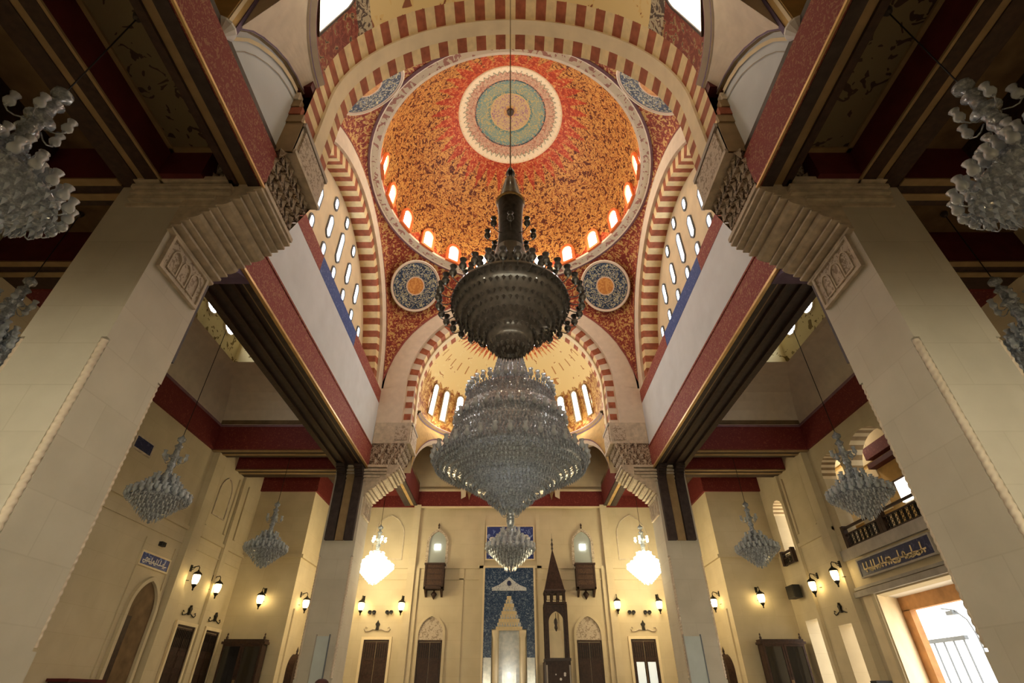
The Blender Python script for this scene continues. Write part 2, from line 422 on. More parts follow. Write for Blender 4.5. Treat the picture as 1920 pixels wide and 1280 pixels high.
    m.box(SX+.6, SX+2, 14.5, 25.0, 4.7, 4.92, 'greystone'); m.box(SX+.6, SX+2, 14.5, 25.0, 11.2, 11.4, 'cream'); m.box(SX+.6, SX+2, 24.9, 25.1, 4.7, 11.4, 'cream')
    m.box(X, X+.1, 14.5, 25, 4.9, 11.3, 'ochre')
    for k in range(18): m.box(X-.05, X, 20.9, 24.9, 5.0+k*.34, 5.17+k*.34+.17*(k % 2 == 0), 'stripecream' if k % 2 else 'cream')
    m.box(X-.3, X, 16.5, 20.9, 8.4, 8.9, 'redpanel'); m.box(X-.35, X, 16.5, 20.9, 8.0, 8.2, 'deepred'); m.box(X-.3, X, 16.5, 20.6, 7.0, 7.15, 'darkwood')
    m.box(X-.04, X, 16.5, 21.2, 9.0, 11.2, 'cream')
    m.build('wall_gallery', kind='structure')
    m = MB()
    m.box(SX+.6, SX+1.5, 16.2, 16.6, FLOOR, 3.4, 'cream')
    m.prism([(SX-.01, 21.15), (SX+1.5, 22.3), (SX+1.5, 22.7), (SX+.6, 22.7), (SX+.6, 22.05), (SX-.01, 22.05)], FLOOR, 3.3, 'cream', 'z')
    m.box(SX+.6, SX+1.5, 16.2, 22.7, 3.2, 3.4, 'white')
    m.box(SX+1.5, SX+1.75, 16.0, 22.7, 2.72, 4.6, 'portalwood'); m.box(SX+1.5, SX+1.75, 21.85, 22.7, FLOOR, 2.75, 'portalwood')
    m.box(SX+1.5, SX+1.75, 15.8, 16.6, FLOOR, 2.75, 'portalwood')
    m.build('trim_portal', kind='structure')
    MB().box(-SX, SX, -9, -1.6, 2.3, 2.7, 'wallstone').build('ceiling_mezzanine', kind='structure')  # unseen slab added to shade the pillar tops and coffers from behind
    # aisle ceilings, then an added outer shell that keeps the daylight out
    m = MB()
    for s in (-1, 1):
        m.box(s*8.9, s*(SX+.6), -9, 10.8, HB2+.15, HB2+.35, 'coffer')
        m.box(s*8.9, s*(SX+.6), 22.0, QY+.5, HB2+.15, HB2+.35, 'coffer')
        m.box(s*5.8, s*8.9, -9, 7.3, HB2+.35, HB2+.5, 'coffer')
        m.box(s*5.6, s*9.2, 26, QY+.5, HB2+.05, HB2+.25, 'coffer')
    m.build('ceiling', kind='structure')
    m = MB()
    for s in (-1, 1):
        m.box(s*9.6, s*9.8, -9.5, 32, HB2+.3, 31, 'beamdark'); m.box(s*9.0, s*9.8, -9.5, 32, HB2+.55, HB2+.75, 'beamdark')
    m.box(-9.8, 9.8, -9.7, -9.5, 8, 31, 'beamdark'); m.box(-9.8, 9.8, 31.2, 31.4, 8, 31, 'beamdark'); m.box(-9.8, 9.8, -9.7, 31.4, 31, 31.3, 'beamdark')
    m.build('roof', kind='structure')
build_shell()

# ---------------- pillars with rope corners, plaque, cornice, muqarnas
def build_pillar(s, y0, y1, far):
    root = empty('pillar', (s*(PX+PXO)/2, (y0+y1)/2, FLOOR)); root['kind'] = 'structure'
    tag(root, ('far ' if far else 'huge near ') + 'stone pillar on the %s under the %s end of the dome' % (SIDE[s], 'altar-side' if far else 'camera-side'), 'pillar')
    ox, oy, oz = root.location
    def B(m, n, smooth=False): return m.build(n, root, smooth, loc=(-ox, -oy, -oz))
    n = .095
    full = [(PX, y0), (PXO, y0), (PXO, y1), (PX, y1)]
    notch = [(PX+n, y0), (PXO-n, y0), (PXO-n, y0+n), (PXO, y0+n), (PXO, y1-n), (PXO-n, y1-n), (PXO-n, y1), (PX+n, y1), (PX+n, y1-n), (PX, y1-n), (PX, y0+n), (PX+n, y0+n)]
    f = lambda L: [(s*p[0], p[1]) for p in L]
    m = MB(); m.prism(f(full), FLOOR, .55, 'stone', 'z'); m.prism(f(notch), .55, 5.24, 'stone', 'z'); m.prism(f(full), 5.24, HB+1.2, 'stone', 'z')
    B(m, 'shaft')
    for cx in (PX+n*.6, PXO-n*.6):
        for cy in (y0+n*.6, y1-n*.6):
            m = MB(); N = 150; prof_r = .06
            def P(u, v, cx=cx, cy=cy):
                a = 2*PI*v+u*120; rr = prof_r*(1+.13*cos(2*2*PI*v))
                return (s*cx+rr*cos(a), cy+rr*sin(a), .6+4.6*u)
            m.grid(P, N*2, 12, 'pinkcream'); B(m, 'rope_column', True)
    # plaque
    m = MB(); xs = s*(PX-.05)
    m.box(s*PX, xs, y0+.22, y1-.18, 7.2, 7.96, 'carvedlight')
    P = wallP((s*(PX-.001), (y0+y1)/2+.02, 7.2), (-s, 0, 0)); L = rect(y1-y0-.4, .76); m.rim(P, L, grow(L, .07), 0, .09, 'sandstone')
    for k in range(3):
        yy = y0+.5+k*.36
        P = wallP((s*(PX-.05), yy, 7.3), (-s, 0, 0)); L = lancet(.26, .5, 5, True); m.rim(P, L, grow(L, .03), 0, .03, 'sandstone')
    B(m, 'plaque')
    # stepped cornice: profile in (x,z), run along the pillar thickness and returned on its faces
    prof = [(PX, 7.98)]; x, z = PX, 8.0
    for dx, dz, big in ((.10, .12, 0), (.14, .13, 0), (.12, .10, 0), (.20, .18, 1), (.14, .12, 0), (.12, .10, 0), (.26, .20, 1), (.16, .13, 0), (.12, .10, 0), (.14, .12, 0), (.10, .14, 0)):
        if big: prof += [(x-dx*.3, z+.01), (x-dx*.75, z+dz*.3), (x-dx, z+dz*.65), (x-dx, z+dz*.8), (x-dx+.06, z+dz*.82)]
        else: prof += [(x-dx, z+.012), (x-dx, z+dz*.55), (x-dx+.055, z+dz*.6)]
        x -= dx; z += dz; prof += [(x+.055, z)]
    prof += [(PX-1.62, 9.44), (PX-1.62, 9.56), (PX-1.2, 9.56), (PX, 9.56)]
    m = MB(); e = .04
    m.prism([(s*x, z) for x, z in prof], y0-e, y1+e, 'sandstone')
    for i, (z0, z1, d) in enumerate(((8.72, 8.8, .05), (8.9, 9.0, .10), (9.06, 9.14, .14), (9.2, 9.3, .18), (9.38, 9.5, .22))):
        m.box(s*(PX-1.0 if i > 1 else PX-.7), s*(PXO-.35), y0-d, y1+d, z0, z1, 'sandstone')
    B(m, 'cornice')
    # muqarnas rows: little pointed cells stepping out
    m = MB(); rows = 4
    for r in range(rows):
        z0 = 9.56+r*.29; xo = PX-1.45-.12*r; cells = 6
        m.box(s*PX, s*(xo+.08), y0+.02, y1-.02, z0, z0+.29, 'carved')
        for k in range(cells):
            yy = y0+.08+(y1-y0-.16)*(k+.5*(1 if r % 2 else .55)+.1)/cells; w = (y1-y0)/cells*.42
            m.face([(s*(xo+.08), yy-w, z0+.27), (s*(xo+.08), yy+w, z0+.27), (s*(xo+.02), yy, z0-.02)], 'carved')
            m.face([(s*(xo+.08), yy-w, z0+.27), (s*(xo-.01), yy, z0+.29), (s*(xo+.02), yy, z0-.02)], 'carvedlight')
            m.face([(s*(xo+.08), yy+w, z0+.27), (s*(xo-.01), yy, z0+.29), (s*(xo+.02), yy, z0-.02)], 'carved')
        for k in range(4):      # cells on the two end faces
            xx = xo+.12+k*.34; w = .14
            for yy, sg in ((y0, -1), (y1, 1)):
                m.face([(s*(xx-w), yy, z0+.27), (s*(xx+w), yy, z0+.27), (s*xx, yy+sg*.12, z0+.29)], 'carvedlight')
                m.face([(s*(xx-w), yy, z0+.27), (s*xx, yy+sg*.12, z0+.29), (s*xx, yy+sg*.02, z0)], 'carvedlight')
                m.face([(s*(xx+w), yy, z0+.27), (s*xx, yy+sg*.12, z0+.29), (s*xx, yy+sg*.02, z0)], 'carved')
    B(m, 'muqarnas')
    m = MB(); m.box(s*5.25, s*(PX-.03), y0-.05, y1+.05, 10.72, 11.9, 'sandstone')
    m.box(s*5.2, s*5.25, y0+.12, y1-.12, 10.86, 11.74, 'carvedlight')
    m.box(s*5.18, s*5.4, y0-.03, y1+.03, 10.70, 10.82, 'sandstone'); m.box(s*5.18, s*5.4, y0-.03, y1+.03, 11.78, 11.92, 'greystone')
    yf = y0 if far else y1; sg = -1 if far else 1
    m.box(s*5.4, s*6.05, yf, yf+sg*.09, 10.9, 11.7, 'carvedlight')
    B(m, 'impost_panel')
    # wooden posts that carry the aisle beams, on the crossing-side face
    yb = y0 if far else y1; sg = -1 if far else 1
    if not far:
        m = MB(); m.prism([(yb-.02, HB+.1), (yb-.02, 7.7)]+[(yb+1.5*(1-cos(PI/2*k/8)), 7.7+1.65*sin(PI/2*k/8)) for k in range(1, 9)]+[(yb+1.5, HB+.1)], s*(PX+.05), s*(PX+1.5), 'purple', 'x'); B(m, 'arched_bracket')
    for xa, xb in ((PX+.12, PX+.52), (PX+.98, PX+1.4)):
        m = MB(); m.box(s*xa, s*xb, yb, yb+sg*.22, 5.9, HB, 'beamdark')
        for k in range(6):
            a0 = PI/2*k/6; a1 = PI/2*(k+1)/6
            m.box(s*xa, s*xb, yb+sg*.22, yb+sg*(.22+.5*(1-cos(a1))), HB-.6*(1-k/6)+.0, HB-.6*(1-(k+1)/6), 'beamdark' if far else 'purple')
        B(m, 'bracket_post')
    m = MB(); m.box(s*(PX+.56), s*(PX+.94), yb, yb+sg*.12, 5.9, HB, 'tan' if far else 'mauve'); B(m, 'bracket_panel')
for s in (-1, 1):
    build_pillar(s, NY0, NY1, False); build_pillar(s, FY0, FY1, True)

# ---------------- arches
def arch_ring(m, P, r0, r1, c, z0, mats, n=47, a0=0.0, a1=PI, e0=1.0, e1=1.0, c1=None):
    """flat ring between radius r0 (centre height c) and r1, P(h,z)->point; mats alternate"""
    c1 = c if c1 is None else c1
    for i in range(n):
        t0, t1 = a0+(a1-a0)*i/n, a0+(a1-a0)*(i+1)/n; mt = mats[i % len(mats)]
        for k in range(2):
            q0 = t0+(t1-t0)*k/2; q1 = t0+(t1-t0)*(k+1)/2
            m.face([P(r0*cos(q0), c+r0*e0*sin(q0)), P(r1*cos(q0), c1+r1*e1*sin(q0)), P(r1*cos(q1), c1+r1*e1*sin(q1)), P(r0*cos(q1), c+r0*e0*sin(q1))], mt)
def arch_soffit(m, P, r, c, d0, d1, mats, n=47, e=1.0):
    for i in range(n):
        t0, t1 = PI*i/n, PI*(i+1)/n; mt = mats[i % len(mats)]
        for k in range(2):
            q0 = t0+(t1-t0)*k/2; q1 = t0+(t1-t0)*(k+1)/2
            m.face([P(r*cos(q0), c+r*e*sin(q0), d0), P(r*cos(q1), c+r*e*sin(q1), d0), P(r*cos(q1), c+r*e*sin(q1), d1), P(r*cos(q0), c+r*e*sin(q0), d1)], mt)
def stilt(m, P, r, za, zb, d0, d1, mats, step=.36):
    n = max(1, round((zb-za)/step))
    for sg in (-1, 1):
        for i in range(n):
            a, b = za+(zb-za)*i/n, za+(zb-za)*(i+1)/n; mt = mats[(n-1-i+1) % len(mats)]
            m.face([P(sg*r, a, d0), P(sg*r, b, d0), P(sg*r, b, d1), P(sg*r, a, d1)], mt)
ST = ['redbrown', 'stripecream']
AR, AZ, AZ0 = 5.35, 14.3, 11.9
def build_cross_arch(far):
    m = MB(); P3 = lambda h, z, y: (h, y, z)
    if far: f0, f1, e = FY0, FY1, 1
    else: f0, f1, e = NY1, NY0, -1
    # dome-side face: white ring, then recessed striped order
    arch_ring(m, lambda h, z: (h, f0, z), 5.85, 7.1, AZ, AZ0, ['pinkcream'], 40, e1=.957, c1=14.0)
    for s in (-1, 1):
        m.face([(s*5.85, f0, 10.75), (s*PX, f0, 10.75), (s*PX, f0, 14.02), (s*7.1, f0, 14.02), (s*5.85, f0, AZ)], 'pinkcream')
        m.face([(s*AR, f0+e*.25, AZ0), (s*5.85, f0+e*.25, AZ0), (s*5.85, f0+e*.25, AZ), (s*AR, f0+e*.25, AZ)], 'pinkcream')
        for k in range(3): m.face([(s*(AR+.06), f0+e*.24, AZ0+.3+k*.72), (s*5.79, f0+e*.24, AZ0+.3+k*.72), (s*5.79, f0+e*.24, AZ0+.66+k*.72), (s*(AR+.06), f0+e*.24, AZ0+.66+k*.72)], 'redbrown')
        m.face([(s*5.85, f0, 10.75), (s*5.85, f0, AZ), (s*5.85, f0+e*.25, AZ), (s*5.85, f0+e*.25, 10.75)], 'pinkcream')
    arch_soffit(m, P3, 5.85, AZ, f0, f0+e*.25, ['pinkcream'], 40)
    arch_ring(m, lambda h, z: (h, f0+e*.25, z), AR, 5.85, AZ, AZ0, ['redbrown', 'pinkcream'], 47)
    ya, yb = f0+e*.25, f1
    y1, y2 = (8.41, 7.93) if not far else (f0+.7, f0+1.05)
    if not far: ya = NY1
    arch_soffit(m, P3, AR, AZ, ya, y1, ST); arch_soffit(m, P3, AR, AZ, y2, yb, ST)
    stilt(m, P3, AR, AZ0, AZ, ya, y1, ST); stilt(m, P3, AR, AZ0, AZ, y2, yb, ST)
    # plain raised middle band
    arch_soffit(m, P3, AR-.08, AZ, y1, y2, ['cream'], 48); stilt(m, P3, AR-.08, AZ0, AZ, y1, y2, ['cream'])
    for yy in (y1, y2):
        arch_ring(m, lambda h, z: (h, yy, z), AR-.08, AR, AZ, 0, ['cream'], 48)
        for sg in (-1, 1): m.face([(sg*(AR-.08), yy, AZ0), (sg*(AR+.01), yy, AZ0), (sg*(AR+.01), yy, AZ), (sg*(AR-.08), yy, AZ)], 'cream')
    o = m.build('arch', kind='structure')
    tag(o, 'striped red and cream arch ' + ('behind the big crystal chandelier, opening to the far half dome' if far else 'nearest the camera, crossing the top of the view'), 'arch')
build_cross_arch(False); build_cross_arch(True)

LZ, LR = 13.45, 7.75
TX = 8.15
def build_side(s):
    # beam, red band, white wall, coloured upper band
    m = MB()
    m.box(s*PX, s*(PX+.35), NY1-.3, FY0+.2, HB2, 13.12, 'plaster')
    m.box(s*(PX-.01), s*(PX+.35), NY1-.3, 13.9, 13.1, 13.85, 'redband'); m.box(s*(PX-.01), s*(PX+.35), 13.9, 18.9, 13.1, 13.85, 'blueband'); m.box(s*(PX-.01), s*(PX+.35), 18.9, FY0+.2, 13.1, 13.85, 'redband')
    m.box(s*(PX+.3), s*9.2, NY1-.3, FY0+.3, HB2+.6, HB2+.8, 'plaster')
    m.build('wall_' + SIDE[s] + '_upper', kind='structure')
    m = MB()
    m.box(s*(PX-.02), s*(PX+.2), NY1-.1, FY0+.05, HB, HB2, 'redband')
    m.box(s*(PX-.05), s*(PX+.1), NY1-.1, FY0+.05, HB-.03, HB+.05, 'goldline'); m.box(s*(PX-.05), s*(PX+.1), NY1-.1, FY0+.05, HB2-.03, HB2+.04, 'redband')
    for xa, xb, dz, mt in ((.06, .22, .0, 'beamdark'), (.22, .3, .05, 'tan'), (.3, .5, .1, 'beamdark'), (.5, .62, .02, 'darkwood'), (.62, .95, .12, 'beamdark'), (.95, 1.1, .03, 'darkwood'), (1.1, 1.35, .1, 'beamdark'), (1.35, 1.58, .0, 'darkwood')):
        m.box(s*(PX+xa), s*(PX+xb), NY1-.1, FY0+.05, HB+dz-.04, HB2+.6, mt)
    o = m.build('beam', kind='structure'); tag(o, 'long dark beam with red band between the two %s pillars' % SIDE[s], 'beam')
    # side arch and window wall
    P3 = lambda h, z, x: (s*x, YC+h, z); m = MB()
    arch_ring(m, lambda h, z: (s*PX, YC+h, z), 6.9, LR, LZ, 0, ['pinkcream'], 48)
    arch_soffit(m, P3, 6.9, LZ, PX, PX+.15, ['pinkcream'], 48)
    arch_ring(m, lambda h, z: (s*(PX+.15), YC+h, z), 6.4, 6.9, LZ, 0, ST, 57)
    arch_soffit(m, P3, 6.4, LZ, PX+.15, TX, ST, 57)
    o = m.build('arch', kind='structure'); tag(o, 'striped side arch above the %s white wall' % SIDE[s], 'arch')
    m = MB()
    for i in range(40):
        a0, a1 = PI*i/40, PI*(i+1)/40
        m.face([(s*TX, YC+6.6*cos(a0), LZ+6.6*sin(a0)), (s*TX, YC+6.6*cos(a1), LZ+6.6*sin(a1)), (s*TX, YC+6.6*cos(a1), LZ), (s*TX, YC+6.6*cos(a0), LZ)], 'cream')
    m.build('wall_' + SIDE[s] + '_tympanum', kind='structure')
for s in (-1, 1): build_side(s)

# ---------------- windows
WN = [0]
def window(P, shape, framemat, panemat, fr=.07, d=.07, label=None, cat='window', name='window'):
    WN[0] += 1
    c = P(0, 0, 0)
    root = MB().rim(lambda a, b, o: Vector(P(a, b, o))-Vector(c), shape, grow(shape, fr), -.02, d, framemat).build('window_%d' % WN[0], kind='structure', loc=c)
    p = MB().plate(lambda a, b, o: Vector(P(a, b, o))-Vector(c), shape, .02, .02, panemat).build('pane', root)
    tag(root, label, 'window'); return root
ORD = ['first', 'second', 'third', 'fourth', 'fifth', 'sixth', 'seventh', 'eighth']
for s in (-1, 1):
    cols = [13.85, 15.42, 16.93, 18.5, 20.05, 21.5]
    def put(y, z, shp, what, k, row):
        window(wallP((s*TX, y, z), (-s, 0, 0)), shp, 'bluegrey', 'daypane', .09, .06,
               '%s window of the %s, %s from the camera end, under the %s side arch' % (what, row, ORD[k], SIDE[s]))
    for k, y in enumerate(cols[:5]):
        if k == 2: put(y, 17.45, slit(.36, 1.75), 'tallest slit', k, 'middle row')
        else: put(y, 17.25, slit(.36, 1.2), 'pale slit', k, 'middle row')
    for k, y in enumerate(cols): put(y, 15.82, capsule(.3, .56), 'half-hidden oval', k, 'lowest row')
    for k, (y, z) in enumerate(((13.9, 18.55), (15.42, 18.77), (16.95, 19.18), (18.47, 18.77))):
        if k: put(y, z, capsule(.3, .56), 'small oval', k-1, 'top row')

# ---------------- main dome, its ring, pendentives, medallion
def dome_r(z): return RI*sqrt(max(0, 1-((z-RING)/RISE)**2))
m = MB(); NU, NV = 88, 26
m.grid(lambda u, v: (RI*cos(v*PI/2)*sin(2*PI*u), DC+RI*cos(v*PI/2)*cos(2*PI*u), RING+RISE*sin(v*PI/2)), NU, NV, 'domegold', uvf=lambda u, v: (u, v))
tag(m.build('dome', smooth=True, kind='structure'), 'great gold and red painted dome at the centre of the ceiling', 'dome')
m = MB(); prof = [(RI-.02, RING+.12), (RI-.02, RING-.02), (RI+.10, RING-.06), (RO-.14, RING-.06), (RO-.08, RING-.14), (RO+.04, RING-.14), (RO+.04, RING+.3)]
m.lathe([(r, z) for r, z in prof], 'ringband', 96, (0, DC, 0), matf=lambda b: ['pinkcream', 'pinkcream', 'ringband', 'pinkcream', 'mauve', 'mauve'][b])
tag(m.build('dome_ring', kind='structure'), 'cream flowered ring at the foot of the gold dome', 'ring')
m = MB(); RM = 2.96
m.grid(lambda u, v: ((.03+v*RM)*sin(2*PI*u), DC+(.03+v*RM)*cos(2*PI*u), RING+RISE*sqrt(1-((.03+v*RM)/RI)**2)-.05), 80, 16, 'medallion', uvf=lambda u, v: (u, v*RM))
m.lathe([(RM, RING+RISE*sqrt(1-(RM/RI)**2)-.05), (RM+.06, RING+RISE*sqrt(1-(RM/RI)**2)-.09), (RM+.1, RING+RISE*sqrt(1-((RM+.1)/RI)**2)+.02)], 'cream', 80, (0, DC, 0))
tag(m.build('ceiling_medallion', smooth=True), 'round cream and teal medallion at the top of the gold dome', 'medallion')
def dome_surf(phi):
    return lambda a, b, off: Vector(((dome_r(RING+max(b, 0))-off)*sin(phi+a/RI), DC+(dome_r(RING+max(b, 0))-off)*cos(phi+a/RI), RING+b))
for k in range(-6, 7):
    phi = k*2*PI/22
    P0 = dome_surf(phi); P = lambda a, b, o, P0=P0: P0(a, b+.16, o+.05)
    side = 'on the axis' if k == 0 else '%s from the axis on the %s' % (ORD[abs(k)-1], 'left' if k < 0 else 'right')
    L = lancet(.62, 1.05, 8)
    window(P, L, 'orange', 'daypane', .17, .12, 'orange-hooded arched window at the foot of the gold dome, ' + side)

def pend(q, phi, v):
    """q: quadrant signs (sx, sy), phi azimuth from the x axis 0..90deg"""
    sx, sy = q; t = math.tan(min(phi, PI/2-1e-4)); hx, hy = PX, FY0-YC
    if t*hx <= hy: x, y = hx, hx*t; z0 = LZ+LR*sqrt(max(0, 1-(y/LR)**2)) if y < LR else LZ
    else:
        x, y = hy/t, hy; z0 = 14.0+6.8*sqrt(max(0, 1-(x/7.1)**2))
    if t*hx <= hy: z0 = max(z0, 13.9)
    r0 = math.hypot(x, y); A = math.radians(52); a = A*v
    r = RO+(r0-RO)*(cos(a)-cos(A))/(1-cos(A)); z = z0+(RING-.1-z0)*sin(a)/sin(A)
    yy = YC+(DC-YC)*v
    return Vector((sx*r*cos(phi), yy+sy*r*sin(phi), z))
for sx in (-1, 1):
    for sy in (-1, 1):
        m = MB(); m.grid(lambda u, v: pend((sx, sy), u*PI/2, v), 48, 12, 'pendentive')
        # red border strips along the arch edges
        m.grid(lambda u, v: pend((sx, sy), u*PI/2, .0+v*.06)*1.0+(Vector((0, YC, 18))-pend((sx, sy), u*PI/2, 0)).normalized()*.03, 48, 1, 'redband')
        o = m.build('pendentive', smooth=True, kind='structure')
        tag(o, 'red and gold pendentive under the dome ring, %s %s corner' % ('far' if sy > 0 else 'near', SIDE[sx]), 'pendentive')
        # calligraphy roundel lying on it
        phi0, v0 = (math.radians(46.5), .77)
        C = pend((sx, sy), phi0, v0)
        e1 = (pend((sx, sy), phi0+.16, v0)-pend((sx, sy), phi0-.16, v0)).normalized(); e2 = pend((sx, sy), phi0, v0+.14)-pend((sx, sy), phi0, v0-.14)
        e2 = (e2-e1*e2.dot(e1)).normalized(); n = e1.cross(e2)
        if n.dot(Vector((0, YC, 15))-C) < 0: n = -n
        R = 1.46; C = C+n*.24
        m = MB(); m.grid(lambda u, v: e1*(R*v*cos(2*PI*u))+e2*(R*v*sin(2*PI*u))+n*(.10*v*v), 56, 10, 'roundel', uvf=lambda u, v: (u, v))
        o = m.build('calligraphy_roundel', smooth=True, loc=C)
        tag(o, 'round blue calligraphy panel on the %s %s pendentive' % ('far' if sy > 0 else 'near', SIDE[sx]), 'calligraphy panel', 'roundels under the dome')
        m = MB(); m.grid(lambda u, v: (e1*cos(2*PI*u)+e2*sin(2*PI*u))*R*(1+.07*v)+n*(.10+.05*sin(PI*v)), 56, 3, 'pinkcream'); m.build('rim', o, True)

# ---------------- half domes
def half_surf(far, phi):
    sg, y0, b = (1, FY1-.02, 4.45) if far else (-1, NY0+.02, 5.2)
    zb = 13.5 if far else 14.0
    def P(a, h, off):
        z = zb+h; k = 1.0 if z <= AZ else sqrt(max(0, 1-((z-AZ)/AR)**2))
        p = phi+a/5.0
        return Vector(((AR*k-off)*sin(p), y0+sg*(b*k-off)*cos(p), z))
    return P
for far in (True, False):
    P = half_surf(far, 0); zb = 13.5 if far else 14.0
    def HP(u, v, far=far, zb=zb):
        ang = (u-.5)*PI
        h = AR*sin(min(1, max(0, (v-.1)/.9))*PI/2)+AZ-zb if v > .1 else (AZ-zb)*v/.1
        return half_surf(far, ang)(0, h, 0)
    m = MB(); m.grid(HP, 64, 24, 'halfdome' if far else 'halfdomenear', uvf=lambda u, v: (u*2-1, v))
    tag(m.build('half_dome', smooth=True, kind='structure'), 'golden half dome ' + ('over the prayer niche bay, behind the crystal chandelier' if far else 'above the camera at the top of the view'), 'half dome')
    m = MB(); q = half_surf(far, 0)
    def ring(u, v, far=far):
        ang = (u-.5)*PI; o, h = [(0, 0), (.14, 0), (.18, -.05), (.18, -.12), (.05, -.2), (.05, -.28), (0, -.3)][round(v*6)]
        return half_surf(far, ang)(0, h, o)
    m.grid(ring, 60, 6, 'pinkcream', matf=lambda a, b: ['pinkcream', 'pinkcream', 'mauve', 'pinkcream', 'purple', 'pinkcream'][b])
    tag(m.build('half_dome_ring', smooth=False, kind='structure'), 'curved moulding at the foot of the %s half dome' % ('far' if far else 'near'), 'moulding')
for k in range(-5, 6):
    P0 = half_surf(True, k*math.radians(13.5)); P = lambda a, b, o, P0=P0: P0(a, b+.62, o)
    window(P, lancet(.46, 2.0, 8), 'tan', 'daypane' if abs(k) != 4 else 'daypane_warm', .09, .06, 'tall slim window in the far half dome, %s' % ('on the axis' if k == 0 else '%s from the axis on the %s' % (ORD[abs(k)-1], SIDE[1 if k > 0 else -1])))
for s in (-1, 1):
    P0 = half_surf(False, s*math.radians(72)); P = lambda a, b, o, P0=P0: P0(a, b+.7, o)
    window(P, lancet(1.2, 2.2, 8), 'darkwood', 'nearpane', .07, .06, 'bright arched window at the top %s of the view beside the near arch' % SIDE[s])

# far bay: three chord arches that carry the half dome, and the beams below it
def far_bay():
    V = [half_surf(True, math.radians(a))(0, 0, 0) for a in (-90, -30, 30, 90)]
    m = MB(); N = 16
    for i in range(3):
        A, B = V[i], V[i+1]; a0 = math.radians(-90+60*i)
        cz, rz = 9.75, 2.62
        def arc(t, off=0.0, zz=0.0):
            s = (1-cos(PI*t))/2; p = A.lerp(B, s)
            n = Vector((p.x, p.y-FY1, 0)).normalized()
            return Vector((p.x, p.y, cz+(rz+zz)*sin(PI*t)))+n*off
        top = lambda t: half_surf(True, a0+math.radians(60)*(1-cos(PI*t))/2)(0, -.25, 0)
        m.grid(lambda u, v: arc(u).lerp(top(u), v), N*2, 4, 'ochre')
        m.grid(lambda u, v: arc(u, -.03, .10*(1-v)), N*2, 1, 'mauve')
        m.grid(lambda u, v: arc(u, v*.55, -.06), N*2, 1, 'cream')
        m.grid(lambda u, v: arc(u, -.02, -.3*v), N*2, 1, 'pinkcream')
        m.grid(lambda u, v: arc(u, v*.55, -.3), N*2, 1, 'pinkcream')
    for s in (-1, 1): m.box(s*6.6, s*6.7, FY1, QY, HB2-.2, 14, 'ochre')
    m.box(-6.7, 6.7, QY-.08, QY, HB2, 13.9, 'cream')
    tag(m.build('wall_apse', kind='structure'), 'ochre wall with round arches under the far half dome', 'wall')
    m = MB()
    m.box(-5.6, 5.6, QY-.16, QY-.02, HB-.1, HB2-.3, 'redpanel'); m.box(-5.6, 5.6, QY-.2, QY-.02, HB-.16, HB-.08, 'cream'); m.box(-5.6, 5.6, QY-.2, QY-.02, HB2-.32, HB2-.2, 'cream')
    for s in (-1, 1):
        m.prism([(s*2.3, HB2-.25), (s*2.7, HB2-.25), (s*2.58, HB2-.55), (s*2.5, HB2-.85), (s*2.42, HB2-.55)], QY-.3, QY-.02, 'tan')
        m.box(s*5.6, s*10.85, QY-.14, QY-.02, HB-.1, HB2, 'redpanel'); m.box(s*10.9, s*SX, 27.66, 27.78, HB-.05, HB2, 'redpanel'); m.box(s*10.78, s*10.9, 27.66, QY, HB-.05, HB2, 'redpanel')
    tag(m.build('trim_front', kind='structure'), 'dark red band along the top of the far wall', 'band')
    for s in (-1, 1):
        m = MB(); y0, y1 = FY1, QY-.16
        m.box(s*5.58, s*5.75, y0, y1, HB, HB2, 'redpanel')
        m.box(s*5.6, s*5.8, y0, y1, HB-.06, HB+.02, 'beamdark'); m.box(s*5.8, s*6.0, y0, y1, HB-.03, HB+.1, 'goldline'); m.box(s*6.0, s*6.35, y0, y1, HB-.06, HB2, 'beamdark'); m.box(s*6.35, s*8.8, y0, y1, HB+.55, HB+.65, 'redpanel')
        tag(m.build('beam', kind='structure'), 'short red and gold beam on the %s, running from the far pillar to the far wall' % SIDE[s], 'beam')
far_bay()

